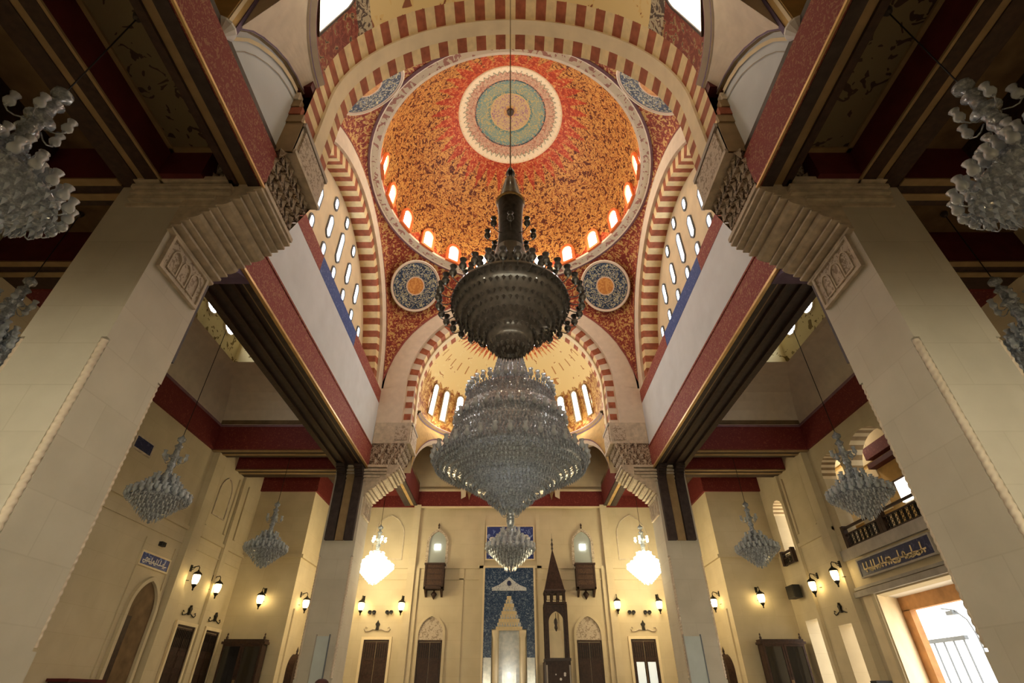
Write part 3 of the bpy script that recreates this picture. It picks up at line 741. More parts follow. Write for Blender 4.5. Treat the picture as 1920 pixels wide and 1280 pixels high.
# near bay: side beams, niche walls
def near_bay(s):
    y0, y1 = -8.9, NY0
    m = MB()
    m.box(s*5.58, s*5.72, y0, y1, HB, HB2, 'redband'); m.box(s*5.56, s*5.61, y0, y1, HB-.03, HB+.03, 'goldline')
    m.box(s*5.66, s*5.92, y0, y1, HB-.02, HB2+.3, 'beamdark'); m.box(s*5.92, s*6.14, y0, y1, HB+.05, HB2+.3, 'tan'); m.box(s*6.14, s*6.3, y0, y1, HB-.02, HB2+.3, 'darkwood')
    tag(m.build('beam', kind='structure'), 'red-faced beam on the %s, running from the near pillar towards the camera' % SIDE[s], 'beam')
    m = MB()
    m.box(s*7.8, s*7.88, y0, y1, HB+.02, HB2, 'deepred'); m.box(s*7.77, s*7.83, y0, y1, HB-.02, HB+.03, 'tan'); m.box(s*7.86, s*8.15, y0, y1, HB, HB2, 'darkwood')
    m.box(s*8.15, s*8.32, y0, y1, HB+.03, HB2, 'tan'); m.box(s*8.32, s*8.75, y0, y1, HB, HB2, 'darkwood')
    tag(m.build('beam', kind='structure'), 'dark second beam on the %s, outside the red-faced one' % SIDE[s], 'beam')
    # transverse beams of the aisle
    for k, (ya, yb, t) in enumerate(((7.0, 7.75, 'nearest the camera'), (9.6, 10.7, 'level with the near pillar'), (22.05, 22.9, 'nearer of the two beyond the vault'), (24.5, 25.6, 'farther of the two beyond the vault'))):
        m = MB(); xa, xb = (8.75, SX) if k else (8.75, SX)
        m.box(s*xa, s*xb, ya, yb, HB, HB2+.2, 'redpanel' if k > 1 else 'deepred')
        for p, q, dz, mt in ((0, .18, -.04, 'tan'), (.18, .4, -.02, 'darkwood'), (.4, .58, -.05, 'tan'), (.58, yb-ya, -.02, 'darkwood')): m.box(s*xa, s*xb, ya+p, ya+q, HB+dz, HB+.02, mt)
        if k == 0: m.box(s*6.84, s*7.8, 6.9, NY0, HB+.02, HB2, 'deepred')
        tag(m.build('beam', kind='structure'), 'dark red cross beam in the %s aisle, %s' % (SIDE[s], t), 'beam')
    m = MB()
    m.box(s*6.3, s*7.85, y0, 6.95, HB2-.30, HB2-.2, 'floral')
    for a, b, c, d in ((6.3, 6.42, y0, 6.95), (7.70, 7.80, y0, 6.95), (6.3, 7.85, 6.78, 6.9)): m.box(s*a, s*b, c, d, HB2-.36, HB2-.2, 'tan')
    m.box(s*8.75, s*SX, y0, 7.0, HB2-.05, HB2+.1, 'coffer'); m.box(s*8.75, s*SX, 7.7, 9.6, HB2-.05, HB2+.1, 'coffer'); m.box(s*8.75, s*SX, 22.8, 28, HB2-.05, HB2+.1, 'coffer')
    m.box(s*10.6, s*11.1, y0, 7.0, HB, HB2, 'darkwood')
    m.build('ceiling_' + SIDE[s], kind='structure')
    # niche wall beside the half dome
    curve = [(4.72, 11.2), (5.0, 11.75), (5.3, 12.15), (5.73, 12.6), (6.2, 12.98), (6.7, 13.22), (7.25, 13.36)]
    m = MB(); x = 5.62
    cv = lambda u: curve[min(6, round(u*6))]
    top = lambda u: half_surf(False, s*math.radians(60+30*u))(0, -.28, 0)
    m.grid(lambda u, v: Vector((s*x, cv(u)[0], cv(u)[1])).lerp(top(u), v), 6, 6, 'pinkcream')
    m.grid(lambda u, v: (s*(x-.03), cv(u)[0], cv(u)[1]+.16*(1-v)), 6, 1, 'purple')
    m.grid(lambda u, v: (s*(x+.35*v), cv(u)[0], cv(u)[1]-.02), 6, 1, 'tan')
    m.grid(lambda u, v: (s*(x+.04), cv(u)[0]+.1*(1-u), cv(u)[1]-.10-.16*v), 6, 1, 'cream')
    m.grid(lambda u, v: (s*(x+.06), cv(u)[0]+.2*(1-u), cv(u)[1]-.5-.04*v), 6, 1, 'greystone')
    m.face([(s*(x+.08), 4.72, HB2-.4), (s*(x+.08), NY0, HB2-.4), (s*(x+.08), NY0, 13.5), (s*(x+.08), 4.72, 13.5)], 'plaster')
    m.face([(s*x, 4.72, 11.2), (s*x, 4.70, 16.5), (s*4.6, 4.66, 14.0), (s*4.63, 4.65, 13.7)], 'pinkcream')
    m.box(s*(x-.02), s*(x+1.0), 4.4, 4.72, HB2+.25, 17, 'ochre'); m.box(s*(x-.05), s*(x+.1), 4.42, 4.5, HB2+.4, 17, 'cream'); m.box(s*(x-.05), s*(x+.02), 4.64, 4.74, 11.0, 17, 'purple')
    m.box(s*(x+.9), s*(x+1.1), -2, 4.4, HB2, 17, 'ochre')
    m.lathe([(.02, HB2+.02), (.10, HB2+.08), (.2, HB2+.22), (.24, HB2+.28), (.24, HB2+.34)], 'white', 14, (s*(x+.1), 4.56, 0))
    m.build('wall_near_' + SIDE[s], kind='structure')
    # stepped impost on the near face of the arch
    m = MB()
    for k in range(5):
        m.box(s*(AR-.05+.1*k*.9), s*(6.1), NY0-.10-.03*k, NY0, 11.9+.3*k, 12.2+.3*k, ['tan', 'redbrown', 'tan', 'sandstone', 'deepred'][k])
    m.box(s*5.25, s*PX, NY0-.06, NY0, 10.7, 11.9, 'tan'); m.box(s*(AR+.02), s*6.0, NY0-.2, NY0+.1, 13.38, 14.05, 'deepred')
    tag(m.build('impost', kind='structure'), 'stepped red and tan impost at the %s foot of the near arch' % SIDE[s], 'impost')
for s in (-1, 1): near_bay(s)

# aisle vault between the pillars
def aisle_vault(s):
    m = MB(); xa, xb, ya, yb = 8.75, SX, 10.7, 22.05
    la, lb, lc, ld = 9.7, 12.9, 12.6, 19.6; z0, z1 = HB2, 12.7
    quad = lambda a, b, c, d, mt: m.grid(lambda u, v: Vector(a).lerp(Vector(b), u).lerp(Vector(d).lerp(Vector(c), u), v), 1, 1, mt)
    def cove(p, q, r, t):
        def F(u, v):
            lo = Vector(p).lerp(Vector(q), u); hi = Vector(t).lerp(Vector(r), u)
            k = sin(v*PI/2); w = 1-cos(v*PI/2)
            return Vector((lo.x+(hi.x-lo.x)*w, lo.y+(hi.y-lo.y)*w, lo.z+(hi.z-lo.z)*k))
        m.grid(F, 1, 8, 'pinkcream')
    c = [(s*xb, ya, z0), (s*xb, yb, z0), (s*xa, yb, z0), (s*xa, ya, z0)]; d = [(s*lb, lc, z1), (s*lb, ld, z1), (s*la, ld, z1), (s*la, lc, z1)]
    for i in range(4):
        j = (i+1) % 4; cove(c[i], c[j], d[j], d[i])
        u = [(p[0], p[1], 15.6) for p in d]; quad(d[i], d[j], u[j], u[i], 'floralbright')
    m.face([(p[0], p[1], 15.6) for p in d], 'floralbright')
    m.build('ceiling_vault_' + SIDE[s], kind='structure')
    m = MB()
    m.box(s*(SX-.12), s*SX, 10.7, 22.05, HB, HB2+.02, 'redpanel'); m.box(s*8.75, s*SX, 21.93, 22.05, HB, HB2+.02, 'redpanel'); m.box(s*8.75, s*SX, 10.7, 10.82, HB, HB2+.02, 'redpanel')
    m.box(s*8.75, s*SX, 21.9, 21.95, HB2-.04, HB2+.06, 'mauve'); m.box(s*(SX-.16), s*(SX-.1), 10.7, 22, HB2-.04, HB2+.06, 'mauve')
    tag(m.build('trim_aisle_' + SIDE[s], kind='structure'), 'red band around the foot of the %s aisle vault' % SIDE[s], 'band')
    for k in range(4):
        window(wallP((s*(lb-.0), 13.6+k*1.6, 14.0), (-s, 0, 0)), capsule(.9, 1.0), 'cream', 'daypane', .08, .06, 'bright round-ended window in the lantern of the %s aisle vault, %s from the camera' % (SIDE[s], ORD[k]))
for s in (-1, 1): aisle_vault(s)
# ================================================================== THINGS
def octa(m, c, r, h, mat):
    x, y, z = c; p = [(x+r, y, z), (x, y+r, z), (x-r, y, z), (x, y-r, z)]
    for i in range(4):
        m.face([p[i], p[(i+1) % 4], (x, y, z+h*.45)], mat); m.face([p[(i+1) % 4], p[i], (x, y, z-h)], mat)
def drops(m, r, z, n, mat, rr=.035, h=.11, ph=0.0):
    for k in range(n):
        a = 2*PI*(k+ph)/n; octa(m, (r*cos(a), r*sin(a), z), rr, h, mat)
CUP = [(.005, -.12), (.03, -.10), (.018, -.07), (.06, -.05), (.085, .0), (.08, .05), (.052, .10), (.058, .15), (.08, .20), (.07, .2)]
def cup_mesh(mat, k=1.0, stem='crystal'):
    m = MB(); m.lathe([(r*k, z*k) for r, z in CUP], mat, 10, matf=lambda b: stem if b < 2 else mat); return m
SHARED = {}
def cups(root, key, mat, ringlist, k=1.0, name='lamp_cup', arm='crystal'):
    """single cups on curved arms, each an object of its own sharing mesh data"""
    for r, z, n, ph, reach in ringlist:
        kk = (key, reach)
        if kk not in SHARED:
            m = cup_mesh(mat, k)
            m.tube([(-reach, 0, -.10*k), (-reach*.6, 0, -.17*k), (-reach*.25, 0, -.17*k), (0, 0, -.11*k)], .013*k, arm, 5)
            o = m.build(name, root, True); SHARED[kk] = o.data
        else:
            o = bpy.data.objects.new(name, SHARED[kk]); COL.objects.link(o); o.parent = root
        first = True
        for i in range(n):
            a = 2*PI*(i+ph)/n
            if i: o = bpy.data.objects.new(name, SHARED[kk]); COL.objects.link(o); o.parent = root
            o.location = (r*cos(a), r*sin(a), z); o.rotation_euler = (0, 0, a)
def small_chandelier(loc, top, label, lit=False, k=1.0, key='s', group=None):
    root = empty('chandelier', loc); root.scale = (k, k, k)
    tag(root, label, 'chandelier', group)
    body = 'litcrystal' if lit else 'crystal'; dm = 'litcrystal' if lit else 'crystaldrop'
    def shared(nm, make, smooth=True, kind=None):
        kk = (nm, lit)
        if kk not in SHARED: o = make().build(nm, root, smooth); SHARED[kk] = o.data
        else:
            o = bpy.data.objects.new(nm, SHARED[kk]); COL.objects.link(o); o.parent = root
        if kind: o['kind'] = kind
        return o
    shared('bowl', lambda: MB().lathe([(.005, -.80), (.05, -.76), (.03, -.70), (.12, -.64), (.22, -.56), (.24, -.50), (.40, -.42), (.43, -.34), (.58, -.26), (.62, -.18), (.76, -.08), (.80, 0), (.74, .05), (.58, .06), (.02, .06)], body, 28))
    shared('crown', lambda: MB().lathe([(.56, .06), (.54, .18), (.42, .24), (.40, .36), (.28, .44), (.26, .56), (.16, .66), (.15, .80), (.02, .80)], body, 22))
    shared('stem', lambda: MB().lathe([(.12, .8), (.09, 1.0), (.13, 1.1), (.09, 1.2), (.10, 1.34), (.19, 1.40), (.10, 1.48), (.085, 1.7), (.14, 1.78), (.06, 1.86), (.05, 1.92), (.13, 1.98), (.135, 2.06), (.05, 2.14), (.015, 2.2)], 'crystal', 16))
    def dr():
        m = MB()
        for r, z, n in ((.80, -.06, 34), (.72, -.15, 30), (.62, -.24, 28), (.52, -.34, 24), (.42, -.44, 20), (.30, -.54, 16), (.2, -.64, 11), (.55, .12, 24), (.42, .28, 20), (.28, .48, 14), (.18, .7, 9)): drops(m, r, z, n, dm)
        return m
    shared('crystal_drops', dr, False, 'stuff')
    cups(root, 'lit' if lit else 'plain', 'litcrystal' if lit else 'cupglass', [(.90, .02, 24, 0, .14), (.70, .17, 18, .5, .14), (.50, .36, 13, 0, .14), (.34, .60, 9, .5, .12), (.34, 1.36, 5, .3, .22)], .86)
    h = (top-loc[2])/k
    m = MB().tube([(0, 0, 2.15), (0, 0, h)], .012/k, 'iron', 6); m.lathe([(.01, h-.14), (.06, h-.1), (.09, h-.02), (.09, h)], 'bronze', 12); m.build('cable', root)
    return root
G = 'glass chandeliers hanging in the aisles'
CEIL = HB2+.0
small_chandelier((-6.7, 4.0, 5.3), 10.0, 'grey glass chandelier cut by the left frame edge, in front of the dark coffered ceiling', group=G)
small_chandelier((6.72, 3.9, 5.35), 10.0, 'grey glass chandelier cut by the right frame edge, in front of the dark coffered ceiling', group=G)
small_chandelier((-11.4, 8.9, 6.0), HB2-.1, 'shaded chandelier partly seen beyond the outer edge of the left near pillar', group=G)
small_chandelier((11.5, 8.9, 6.0), HB2-.1, 'shaded chandelier partly seen beyond the outer edge of the right near pillar', group=G)
small_chandelier((-11.35, 16.1, 5.2), 15.5, 'blue-grey unlit chandelier above the blue sign and arched door of the left aisle', group=G)
small_chandelier((11.1, 15.8, 5.2), 15.5, 'blue-grey unlit chandelier in front of the gallery railing in the right aisle', group=G)
small_chandelier((-11.1, 24.0, 5.42), HB2-.1, 'smaller unlit chandelier deep in the left aisle, above the bookcase', group=G)
small_chandelier((11.2, 24.0, 5.42), HB2-.1, 'smaller unlit chandelier deep in the right aisle, beside the arched window', group=G)
small_chandelier((-7.0, 27.9, 5.4), HB2-.1, 'glowing lit chandelier left of the prayer niche', lit=True, group='lit chandeliers by the prayer wall')
small_chandelier((7.0, 27.9, 5.4), HB2-.1, 'glowing lit chandelier right of the prayer niche and minbar', lit=True, group='lit chandeliers by the prayer wall')
small_chandelier((0, 27.6, 6.25), 17.5, 'unlit crystal chandelier hanging right in front of the blue prayer niche', k=1.38)

def dark_chandelier():
    root = empty('chandelier', (0, 5.0, 4.14)); tag(root, 'dark bronze-looking chandelier seen from below, ringed with lamp cups, against the gold dome', 'chandelier')
    MB().lathe([(.005, -.73), (.18, -.72), (.26, -.66), (.29, -.59), (.28, -.53), (.37, -.48), (.50, -.40), (.53, -.33), (.64, -.24), (.72, -.12), (.76, -.02), (.74, .05), (.66, .08), (.05, .08)], 'bronze', 44).build('bowl', root, True)
    MB().lathe([(.62, .08), (.58, .2), (.46, .26), (.44, .40), (.34, .50), (.32, .66), (.24, .76), (.21, .95), (.05, .95)], 'bronze', 32).build('crown', root, True)
    MB().lathe([(.19, .95), (.17, 1.3), (.18, 1.7), (.2, 1.92), (.205, 2.0), (.17, 2.08), (.13, 2.3), (.09, 2.5), (.05, 2.58), (.075, 2.66), (.06, 2.74), (.02, 2.84)], 'bronze', 20).build('stem', root, True)
    MB().lathe([(.2, 1.94), (.222, 1.97), (.2, 2.0)], 'goldline', 24).build('collar', root, True)
    m = MB()
    for r, z, n in ((.75, -.06, 60), (.70, -.17, 56), (.62, -.27, 50), (.55, -.33, 44), (.48, -.42, 40), (.40, -.47, 32), (.32, -.52, 28), (.25, -.66, 24), (.19, -.72, 18), (.10, -.735, 10), (.6, .2, 48), (.46, .36, 36), (.33, .6, 26)): drops(m, r, z, n, 'bronze', .024, .06)
    m.build('crystal_drops', root, kind='stuff')
    cups(root, 'dark', 'bronze', [(.92, -.05, 34, 0, .18), (.62, .22, 24, .5, .08), (.33, 1.25, 8, 0, .16)], .56, arm='bronze')
    m = MB().tube([(0, 0, 2.8), (0, 0, 15.0)], .011, 'tan', 6); m.lathe([(.02, 14.8), (.1, 14.86), (.14, 14.95), (.14, 15.0)], 'bronze', 12); m.build('cable', root)
dark_chandelier()

def great_chandelier():
    X0 = (0, 16.55, 6.5); root = empty('chandelier', X0); tag(root, 'huge many-tiered crystal chandelier at the centre, below the dark one', 'chandelier')
    z = lambda q: q-6.5
    MB().lathe([(.02, z(4.35)), (.1, z(4.42)), (.13, z(4.6)), (.13, z(4.95)), (.28, z(5.03)), (.42, z(5.12)), (.44, z(5.2)), (.70, z(5.28)), (.74, z(5.42)), (1.08, z(5.5)), (1.12, z(5.66)), (1.5, z(5.8)), (1.56, z(5.95)), (2.1, z(6.15)), (2.5, z(6.4)), (2.55, z(6.5)), (2.4, z(6.65))], 'crystal', 64).build('bowl', root, True)
    MB().lathe([(2.4, z(6.65)), (2.3, z(6.95)), (2.12, z(7.15)), (2.06, z(7.6)), (1.88, z(7.85)), (1.84, z(8.4)), (1.66, z(8.6)), (1.52, z(9.0)), (1.46, z(9.2)), (.8, z(9.3))], 'crystal', 64).build('body', root, True)
    MB().lathe([(.82, z(9.3)), (.74, z(9.7)), (.66, z(10.1)), (.56, z(10.5)), (.44, z(10.9)), (.36, z(11.2)), (.40, z(11.35)), (.25, z(11.5)), (.2, z(12.2)), (.26, z(12.4)), (.1, z(12.7)), (.02, z(13))], 'crystaldrop', 40).build('neck', root, True)
    rows = [('upper', 1.50, 9.22, 1.88, 8.0, 8), ('middle', 1.92, 7.9, 2.16, 7.2, 6), ('rim', 2.2, 7.1, 2.6, 6.5, 6), ('lower', 2.55, 6.38, 1.62, 5.98, 6), ('basin', 1.55, 5.88, .8, 5.42, 6), ('tip', .72, 5.3, .2, 4.9, 5), ('neck', .80, 9.5, .42, 11.0, 12)]
    for nm, ra, za, rb, zb, n in rows:
        m = MB()
        for i in range(n):
            t = i/(n-1); r = ra+(rb-ra)*t; zz = za+(zb-za)*t
            drops(m, r+.03, z(zz)+random.uniform(-.01, .01), max(10, int(2*PI*r/.125)), 'crystaldrop', .042, .12, random.random())
        m.build('crystal_tier', root, kind='stuff')
    cups(root, 'great', 'cupglass', [(1.62, z(9.28), 34, 0, .14), (2.0, z(8.0), 30, .5, .14), (2.68, z(6.62), 36, 0, .14)], 1.15)
    m = MB().tube([(0, 0, z(12.9)), (0, 0, z(28.6))], .02, 'iron', 6); m.lathe([(.02, z(28.3)), (.2, z(28.4)), (.22, z(28.55))], 'bronze', 12); m.build('cable', root)
great_chandelier()

# ---------------- wall lanterns
def lantern_proto():
    root = empty('wall_lantern')          # local +x points away from the wall, origin on the wall at glass height
    MB().lathe([(.0, -.02), (.09, -.02), (.09, .0)], 'iron', 12, (0, 0, 0)).build('mount', root)
    m = MB().tube([(0, 0, .55), (.18, 0, .62), (.36, 0, .66), (.42, 0, .58), (.42, 0, .46)], .022, 'iron', 6); m.box(-.02, .03, -.07, .07, .4, .7, 'iron')
    m.tube([(.02, 0, .45), (.12, 0, .5), (.2, 0, .6)], .015, 'iron', 5); m.build('bracket', root)
    MB().lathe([(.03, .48), (.06, .42), (.2, .32), (.24, .25), (.2, .24), (.01, .24)], 'iron', 6, (.42, 0, 0)).build('cap', root)
    MB().lathe([(.18, .24), (.2, .1), (.17, -.08), (.11, -.2)], 'lampglass', 6, (.42, 0, 0)).build('glass', root)
    m = MB()
    for k in range(6):
        a = 2*PI*k/6; m.tube([(.42+r*cos(a), r*sin(a), z) for r, z in ((.185, .24), (.205, .1), (.175, -.08), (.115, -.2))], .009, 'iron', 4)
    m.build('cage', root)
    MB().lathe([(.13, -.18), (.12, -.24), (.07, -.3), (.03, -.38), (.045, -.42), (.005, -.48)], 'iron', 8, (.42, 0, 0)).build('finial', root)
    return root
LP = lantern_proto(); first = [True]
for (x, y, z, rz, lab) in (
    (-SX+.3*0, 23.1, 4.0, 0, 'lit wall lantern nearest the arched door on the left aisle wall'),
    (-SX, 25.6, 4.05, 0, 'lit wall lantern second from the arched door on the left aisle wall'),
    (-12.3, 27.8, 3.85, -PI/2, 'lit wall lantern above the bookcase at the end of the left aisle'),
    (-10.9, 28.9, 3.85, 0, 'lit wall lantern on the yellow return wall left of the far left pillar'),
    (-8.0, QY, 3.9, -PI/2, 'lit wall lantern just right of the far left pillar, on the prayer wall'),
    (-5.85, QY, 3.9, -PI/2, 'lit wall lantern between the left lit chandelier and the left niche'),
    (SX, 22.3, 4.0, PI, 'lit wall lantern nearest the bright portal on the right aisle wall'),
    (SX, 24.75, 4.0, PI, 'lit wall lantern beside the black loudspeaker on the right aisle wall'),
    (12.35, 27.8, 3.9, -PI/2, 'lit wall lantern above the bookcase at the end of the right aisle'),
    (10.9, 29.0, 3.9, PI, 'lit wall lantern on the yellow return wall right of the far right pillar'),
    (8.0, QY, 3.97, -PI/2, 'lit wall lantern just left of the far right pillar, on the prayer wall'),
    (5.75, QY, 3.97, -PI/2, 'lit wall lantern between the right niche and the right lit chandelier')):
    o = LP if first[0] else copy_tree(LP); first[0] = False
    off = .3 if abs(abs(x)-SX) < .01 and 22.3 <= y < 23.2 else 0
    o.scale = (.85,)*3; o.location = (x+(off if x < 0 else -off), y, z); o.rotation_euler = (0, 0, rz); tag(o, lab, 'wall lantern', 'lit wall lanterns')

# ---------------- doors, niches and panels: local a to the right, b up from the origin, normal n
DN = [0]
def door(o, n, w, h, label, glass=False, arched=0.0, mat='woodpanel'):
    DN[0] += 1; P = wallP((0, 0, 0), n); m = MB()
    outer = lancet(w, h+arched, 8, True) if arched else rect(w, h)
    m.rim(P, outer, grow(outer, .13), -.01, .10, 'wallstone' if arched else 'cream')
    root = m.build('door_%d' % DN[0], kind='structure', loc=o); tag(root, label, 'door')
    MB().rim(P, rect(w-.14, h-.07), rect(w, h), .0, .06, 'darkwood').build('frame', root)
    for s in (-1, 1):
        cx = s*(w-.14)/4; lw = (w-.14)/2-.02
        m = MB(); sh = lambda pts: [(p[0]+cx, p[1]) for p in pts]
        m.plate(P, sh(rect(lw, h-.1)), 0, .03, mat)
        for k in range(6): m.plate(P, sh(rect(lw*.8, h*.11, .1+k*h*.15)), .03, .045, 'darkwood')
        for k in range(5): m.plate(P, [(p[0]+cx-lw*.4+lw*.2*k, p[1]) for p in rect(.03, h*.16, h*.8)], .03, .06, 'iron')
        lf = m.build('door_leaf', root)
        if glass: MB().plate(P, sh(rect(lw*.72, h*.55, h*.2)), .04, .05, 'screen').build('glass_pane', lf)
        hx = cx-s*lw*.42
        MB().tube([P(hx, 1.0, .03), P(hx, 1.0, .09), P(hx, 1.22, .09), P(hx, 1.22, .03)], .012, 'bronze', 5).build('handle', lf)
    if arched:
        L = [p for p in outer if p[1] > h] ; L = [(-w/2, h+.01), (w/2, h+.01)] + L
        MB().plate(P, L, 0, .02, 'carvedlight').build('tympanum', root)
    return root
HH = lambda top: top-FLOOR
N_Q = (0, -1, 0); N_L = (1, 0, 0); N_R = (-1, 0, 0)
door((-7.0, QY, FLOOR), N_Q, 1.33, HH(2.42), 'closed dark wooden door under the left lit chandelier on the prayer wall')
door((6.95, QY, FLOOR), N_Q, 1.3, HH(2.45), 'wooden door with two glowing glass panes under the right lit chandelier', glass=True)
door((-4.2, QY, FLOOR), N_Q, 1.28, HH(2.4), 'arched doorway left of the prayer niche with panelled wood below a carved tympanum', arched=1.1)
door((4.12, QY, FLOOR), N_Q, 1.3, HH(2.4), 'arched doorway right of the minbar with panelled wood below a carved tympanum', arched=1.1)
door((-SX, 24.6, FLOOR), N_L, 1.45, HH(2.47), 'dark wooden door between arched door and second lantern on the left aisle wall')
door((-SX, 26.9, FLOOR), N_L, 1.25, HH(2.48), 'dark wooden door nearest the bookcase on the left aisle wall')
# arched doorway of the left aisle with its leaf ajar
P = wallP((0, 0, 0), N_L); L = lancet(1.5, HH(3.64), 10, True)
m = MB().rim(P, L, grow(L, .16), -.01, .14, 'wallstone'); DN[0] += 1
o = m.build('door_%d' % DN[0], kind='structure', loc=(-SX, 21.2, FLOOR)); tag(o, 'pointed arched doorway under the blue sign on the left aisle wall', 'door')
MB().plate(P, L, 0, .02, 'coffer').build('recess', o)  # flat brown sheet painted as the shaded inside of the doorway
MB().plate(P, rect(.34, HH(2.4)), .02, .09, 'darkwood').build('door_leaf', o).location = Vector((0, 0, 0))-Vector((0, 0.56, 0))

def scribble(m, P, w, h, seed, mat, t=.03, off=.03, rows=1):
    """flowing script-like strokes that fill a panel w x h centred on P's origin"""
    R = random.Random(seed)
    def stroke(pts, th):
        for (a, b), (c, d) in zip(pts, pts[1:]):
            dx, dy = c-a, d-b; l = math.hypot(dx, dy) or 1; nx, ny = -dy/l*th, dx/l*th
            m.face([P(a+nx, b+ny, off), P(c+nx, d+ny, off), P(c-nx, d-ny, off), P(a-nx, b-ny, off)], mat)
    rh = h/rows
    for r in range(rows):
        b0 = -h/2+rh*(r+.32); x = -w/2
        while x < w/2-rh*.4:
            k = R.random(); s = rh*R.uniform(.35, .6)
            if k < .35: stroke([(x, b0), (x+.05*rh, b0+rh*.55)], t)
            elif k < .7: stroke([(x+s*cos(PI+PI*i/8)*.5+s*.5, b0+s*.45*sin(PI+PI*i/8)) for i in range(9)], t)
            else: stroke([(x+s*.3*(1+cos(2*PI*i/10)), b0+s*.3*(1+sin(2*PI*i/10))) for i in range(11)], t)
            if R.random() < .5: stroke([(x+s*.3, b0-rh*.2), (x+s*.3+t*2, b0-rh*.2+t)], t)
            x += s*R.uniform(.6, .95)
        stroke([(-w/2+w*i/20, b0+.03*h*sin(i*1.3)) for i in range(21)], t*.8)
def sign(o, n, w, h, mat, ink, label, seed, rows=1, frame='white', t=.03, name='inscription_panel', d=.06):
    P = wallP((0, 0, 0), n); m = MB(); m.plate(P, rect(w, h, -h/2), -.01, d, mat)
    root = m.build(name, loc=o); tag(root, label, 'inscription panel')
    MB().rim(P, rect(w, h, -h/2), grow(rect(w, h, -h/2), .06), -.01, d+.02, frame).build('frame', root)
    if ink:
        m = MB(); scribble(m, P, w*.86, h*.8, seed, ink, t, d+.012, rows); m.build('calligraphy', root, merge=False)
    return root
sign((-.02, QY, 7.27), N_Q, 2.7, 1.78, 'bluepanel', 'white', 'blue tile panel with white calligraphy above the prayer niche', 3, 2, 'cream', .06)
sign((-SX, 20.98, 4.28), N_L, 1.8, .40, 'bluepanel', 'white', 'small blue sign with white script above the arched door of the left aisle', 5, 1, 'cream', .022)
sign((-SX, 17.8, 7.75), N_L, 1.0, .42, 'darkblue', None, 'small dark blue plaque high on the left wall beside the near pillar', 6, 1, 'sandstone')
sign((SX-.12, 19.25, 4.09), N_R, 4.1, .56, 'darkblue', 'stripecream', 'long dark blue panel with gold calligraphy over the bright portal', 8, 1, 'greystone', .035)

def prayer_niche():
    root = empty('prayer_niche', (-.07, QY, FLOOR)); tag(root, 'tall blue tiled prayer niche with white stepped muqarnas at the centre of the far wall', 'prayer niche')
    P = wallP((0, 0, 0), N_Q); H = HH(5.9); Z = lambda z: z-FLOOR
    m = MB()     # tiled surround with a stepped opening
    m.rim(P, [(-.92, 0), (.92, 0), (.92, Z(2.9)), (-.92, Z(2.9))], [(-1.35, 0), (1.35, 0), (1.35, H), (-1.35, H)], 0, .12, 'bluetile')
    m.build('tile_surround', root)
    m = MB().rim(P, rect(2.7, H), grow(rect(2.7, H), .1), 0, .16, 'cream'); m.build('frame', root)
    m = MB(); steps = 9
    for k in range(steps):
        z0 = Z(2.83)+k*(1.62/steps); w = 1.30*(1-k/steps)+.1; d = .2-.0*k
        m.plate(P, rect(w, 1.62/steps, z0), .06, .16+.012*k, 'whitecarve' if k % 2 else 'cream')
        for q in range(int(w/.14)):
            x = -w/2+.07+q*.14; m.plate(P, [(x-.06, z0+.16), (x, z0-.02), (x+.06, z0+.16)], .14, .2+.012*k, 'stripecream')
    m.build('muqarnas', root)
    m = MB()
    L = [(-.95, Z(4.73)), (.95, Z(4.73)), (.95, Z(4.88)), (.6, Z(5.0)), (.3, Z(5.2)), (0, Z(5.43)), (-.3, Z(5.2)), (-.6, Z(5.0)), (-.95, Z(4.88))]
    m.plate(P, L, .1, .16, 'whitecarve'); m.build('crest', root)
    MB().plate(P, [(.12*cos(2*PI*i/8), Z(5.1)+.14*sin(2*PI*i/8)) for i in range(8)], .16, .18, 'darkblue').build('boss', root)
    for s in (-1, 1):
        c = P(s*.72, 0, .12)
        MB().lathe([(.17, 0), (.17, .3), (.13, .36), (.13, Z(2.5)), (.17, Z(2.6)), (.19, Z(2.83)), (.0, Z(2.83))], 'cream', 16, c).build('column', root, True)
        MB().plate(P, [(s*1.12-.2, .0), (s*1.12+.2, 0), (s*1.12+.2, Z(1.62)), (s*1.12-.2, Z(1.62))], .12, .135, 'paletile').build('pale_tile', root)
    m = MB()    # the hollow of the niche
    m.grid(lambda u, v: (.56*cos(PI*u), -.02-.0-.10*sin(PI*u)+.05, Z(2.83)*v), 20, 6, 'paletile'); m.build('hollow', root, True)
    return root
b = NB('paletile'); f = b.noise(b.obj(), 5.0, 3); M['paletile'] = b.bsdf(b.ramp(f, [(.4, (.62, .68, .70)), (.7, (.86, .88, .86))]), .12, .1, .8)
prayer_niche()

